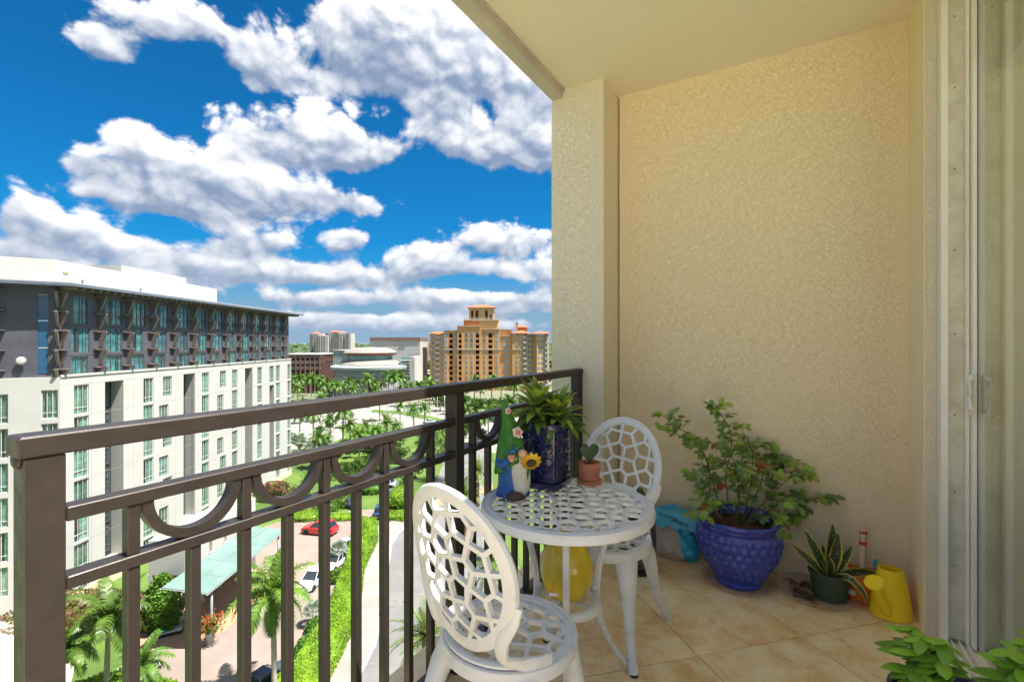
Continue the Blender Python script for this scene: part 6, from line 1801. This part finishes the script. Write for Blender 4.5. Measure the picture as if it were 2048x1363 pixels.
MB().lathe([(11.4, kz(722)), (11.4, kz(711))], 48, 0, R1_).build('clerestory', 'teal_glass', ka, 40)
MB().lathe([(12.2, kz(712)), (13.6, kz(708.5)), (13.8, kz(706))], 48, 0, R1_).build('copper_rim', 'copper_roof', ka, 40)
MB().lathe([(13.9, kz(706)), (12.6, kz(702)), (10.5, kz(698)), (7.5, kz(695.5)), (.001, kz(694.5))], 48, 0, R1_).build('upper_roof', 'pale_roof', ka, 40)
MB().box(kx(636), kx(668), 20, 36, 0, kz(702)).build('glass_hall', 'teal_glass', ka)
for i in range(9): MB().box(kx(637 + i * 3.6) - .12, kx(637 + i * 3.6) + .12, 19.8, 19.99, 0, kz(702)).build('mullion', 'tower_white', ka)
MB().box(kx(635), kx(669), 19.4, 36.5, kz(702), kz(700.8)).build('flat_roof', 'tower_white', ka)
MB().box(kx(668), kx(690), 14, 30, 0, kz(703)).build('side_hall', 'tower_white', ka)
for i in range(6):
    MB().box(kx(785), kx(806), 16 - i * .2, 32, kz(757 - i * 6.5), kz(753.5 - i * 6.5)).build('stepped_terrace', 'tower_white', ka)
MB().box(kx(785), kx(804), 18, 32, 0, kz(716)).build('stair_glass', 'teal_glass', ka)
MB().box(kx(806), kx(816), 16, 34, 0, kz(715)).build('stair_tower', 'tower_white', ka)
MB().box(kx(697), kx(812), 36, 60, 0, kz(685) + 1).build('stage_house', 'tower_white', ka)
MB().box(kx(696), kx(812.5), 35.6, 60.4, kz(685) + 1.001, kz(672.5)).build('stage_band', 'brown_band', ka)
for p in (716, 769): MB().box(kx(p), kx(p + 15), 35.3, 35.59, kz(685) + 1.2, kz(680.5)).build('louvre_panel', 'mural_grey', ka)
for p in (702, 706, 710, 791, 795, 799):
    MB().tube([(kx(p), 45, kz(672.5)), (kx(p), 45, kz(655 if p % 2 else 660))], [.12, .05], 5).build('antenna', 'steel', ka)

# ------------------------------------------------------------------ white condominium tower
CD = 600.0; CS = CD / FPX
co = thing('condominium', 'distant white condominium with stacked balconies and small tiled roofs', 'building', W((657 - 1024) * CS, CD), TH)
def cx_(px): return (px - 657) * CS
def cz_(py): return (684.5 - py) / FPX * CD + (EYE - GZ)
cb = [(615, 642, 666.5, 6), (632, 656, 671, 0), (648, 700, 666, 3), (656, 684, 663.5, 5)]
for a, b, y, d0 in cb: MB().box(cx_(a), cx_(b), d0, d0 + 16, 0, cz_(y)).build('wall', 'tower_white', co)
bmw = MB().box(-2.0, 2.0, -1.4, .02, 0, .3).box(-2, 2, -1.4, -1.3, .3, 1.2).mesh('balcony', 'tower_white')
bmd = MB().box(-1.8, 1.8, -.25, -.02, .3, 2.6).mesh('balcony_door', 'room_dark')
for px, d0, y0 in ((634, 0, 675), (651.5, 3, 671), (668, 3, 670), (674, 3, 670), (693, 3, 670), (619, 6, 672)):
    for k in range(13):
        z = cz_(y0) - 2.9 * k
        if z > 3: link('balcony', bmw, co, (cx_(px), d0, z)); link('balcony_door', bmd, co, (cx_(px), d0, z))
ws = MB().box(-.7, .7, -.12, -.02, 0, 1.4).mesh('window', 'room_dark')
for px, d0, y0 in ((639, 0, 675), (644, 0, 675), (648.5, 0, 675), (657, 3, 671), (662, 3, 671), (680, 3, 671), (686, 3, 671), (625, 6, 671)):
    for k in range(12):
        z = cz_(y0) - 2.9 * k
        if z > 3: link('window', ws, co, (cx_(px), d0, z))
for a, b, y, d0 in ((655.5, 673, 663.5, 5), (672, 685, 664.5, 6), (619, 632, 666, 7)):
    x0, x1, z = cx_(a), cx_(b), cz_(y)
    MB().add([(x0, d0 - 1, z), (x1, d0 - 1, z), (x1, d0 + 12, z), (x0, d0 + 12, z), ((x0 + x1) / 2, d0 + 5, z + 2.6)], [(0, 1, 4), (1, 2, 4), (2, 3, 4), (3, 0, 4)]).build('roof', 'roof_tile', co)

# ------------------------------------------------------------------ office slab, car park, low roofs, far woods
DD = 500.0; DS = DD / FPX
of = thing('office_slab', 'white office slab with dark ribbon windows', 'building', W((843 - 1024) * DS, DD), TH)
fx = lambda px: (px - 843) * DS
fz = lambda py: (684.5 - py) / FPX * DD + (EYE - GZ)
MB().box(fx(826), fx(848), 0, 16, 0, fz(683)).build('wall', 'tower_white', of)
MB().box(fx(848.01), fx(862), -1, 16, 0, fz(681.5)).build('wall', 'tower_white', of)
for k in range(6):
    MB().box(fx(828), fx(843.5), -.15, -.01, fz(689.5 + k * 4.2), fz(687.6 + k * 4.2)).build('ribbon_window', 'room_dark', of)
    for i in (1, 3): MB().box(fx(847 + i * 4.2), fx(848.6 + i * 4.2), -1.2, -1.02, fz(690 + k * 4.2), fz(687.6 + k * 4.2)).build('window', 'room_dark', of)
ED = 262.0; ES = ED / FPX
pk = thing('car_park', 'long brown multi-storey car park with open decks', 'building', W((608 - 1024) * ES, ED), TH)
ex = lambda px: (px - 608) * ES
ez = lambda py: (684.5 - py) / FPX * ED + (EYE - GZ)
for i, (y0, y1) in enumerate(((716, 709), (727.5, 720.5), (739, 732))): MB().box(ex(560), ex(641), 0, 24, ez(y0), ez(y1)).build('deck', 'brown_band', pk)
MB().box(ex(560), ex(641), .6, 23, 0, ez(709.2)).build('deck_interior', 'loggia_dark', pk)
for i in range(9): MB().box(ex(562 + i * 9.5), ex(564 + i * 9.5), -.2, .5, 0, ez(709)).build('pillar', 'brown_band', pk)
MB().box(ex(559), ex(642), -.4, 24.5, ez(709), ez(707.3)).build('top_slab', 'tower_white', pk)
fr_ = random.Random(4)
lows = [(826, 762, 44, 7, 0), (843, 770, 30, 6, 1), (838, 780, 40, 5, 0), (822, 775, 22, 8, 1), (856, 752, 36, 8, 0), (590, 715, 60, 6, 0), (604, 708, 50, 7, 0), (596, 702, 70, 6, 1), (830, 735, 60, 7, 0), (850, 728, 50, 6, 1)]
for i, (px, py, w, h, tn) in enumerate(lows):
    b = thing('low_building', 'low pale flat-roofed building among the trees' if px > 700 else 'low white building on the far plain past the hotel', 'building', GW(px, py), TH, 'low flat-roofed buildings')
    MB().box(-w / 2, w / 2, 0, w * .5, 0, h).build('wall', 'tower_white' if tn == 0 else 'stone_trim', b)
    MB().box(-w / 2 - .3, w / 2 + .3, -.3, w * .5 + .3, h, h + .5).build('roof', 'tower_white', b)
    for k in range(4): MB().box(-w / 2 + w * (.12 + .2 * k), -w / 2 + w * (.24 + .2 * k), -.1, -.01, h * .3, h * .75).build('window', 'pane_far', b)
leafmat('woods_leaf', (.055, .10, .03), (.03, .06, .02), .1, .7, .02)
fw = MB(); ico = MB().ball((0, 0, 0), 1, 7, 4)
for i in range(3200):
    d = 330 * (16 ** fr_.random()); a = fr_.uniform(-.62, .42); r = d * a
    if -.50 < a < .10 and d < 620 and fr_.random() < .8: continue
    s = fr_.uniform(3.5, 7.5) * (1 + d / 1800); x, y, z = W(r, d)
    fw.add([(x + vx * s * fr_.uniform(.85, 1.2), y + vy * s, GZ + s * .35 + vz * s * .6) for vx, vy, vz in ico.v], ico.f)
tag(fw.build('far_woods', 'woods_leaf', None, True), 'dark green woods spread over the far plain to the horizon', 'woods', None, 'stuff')
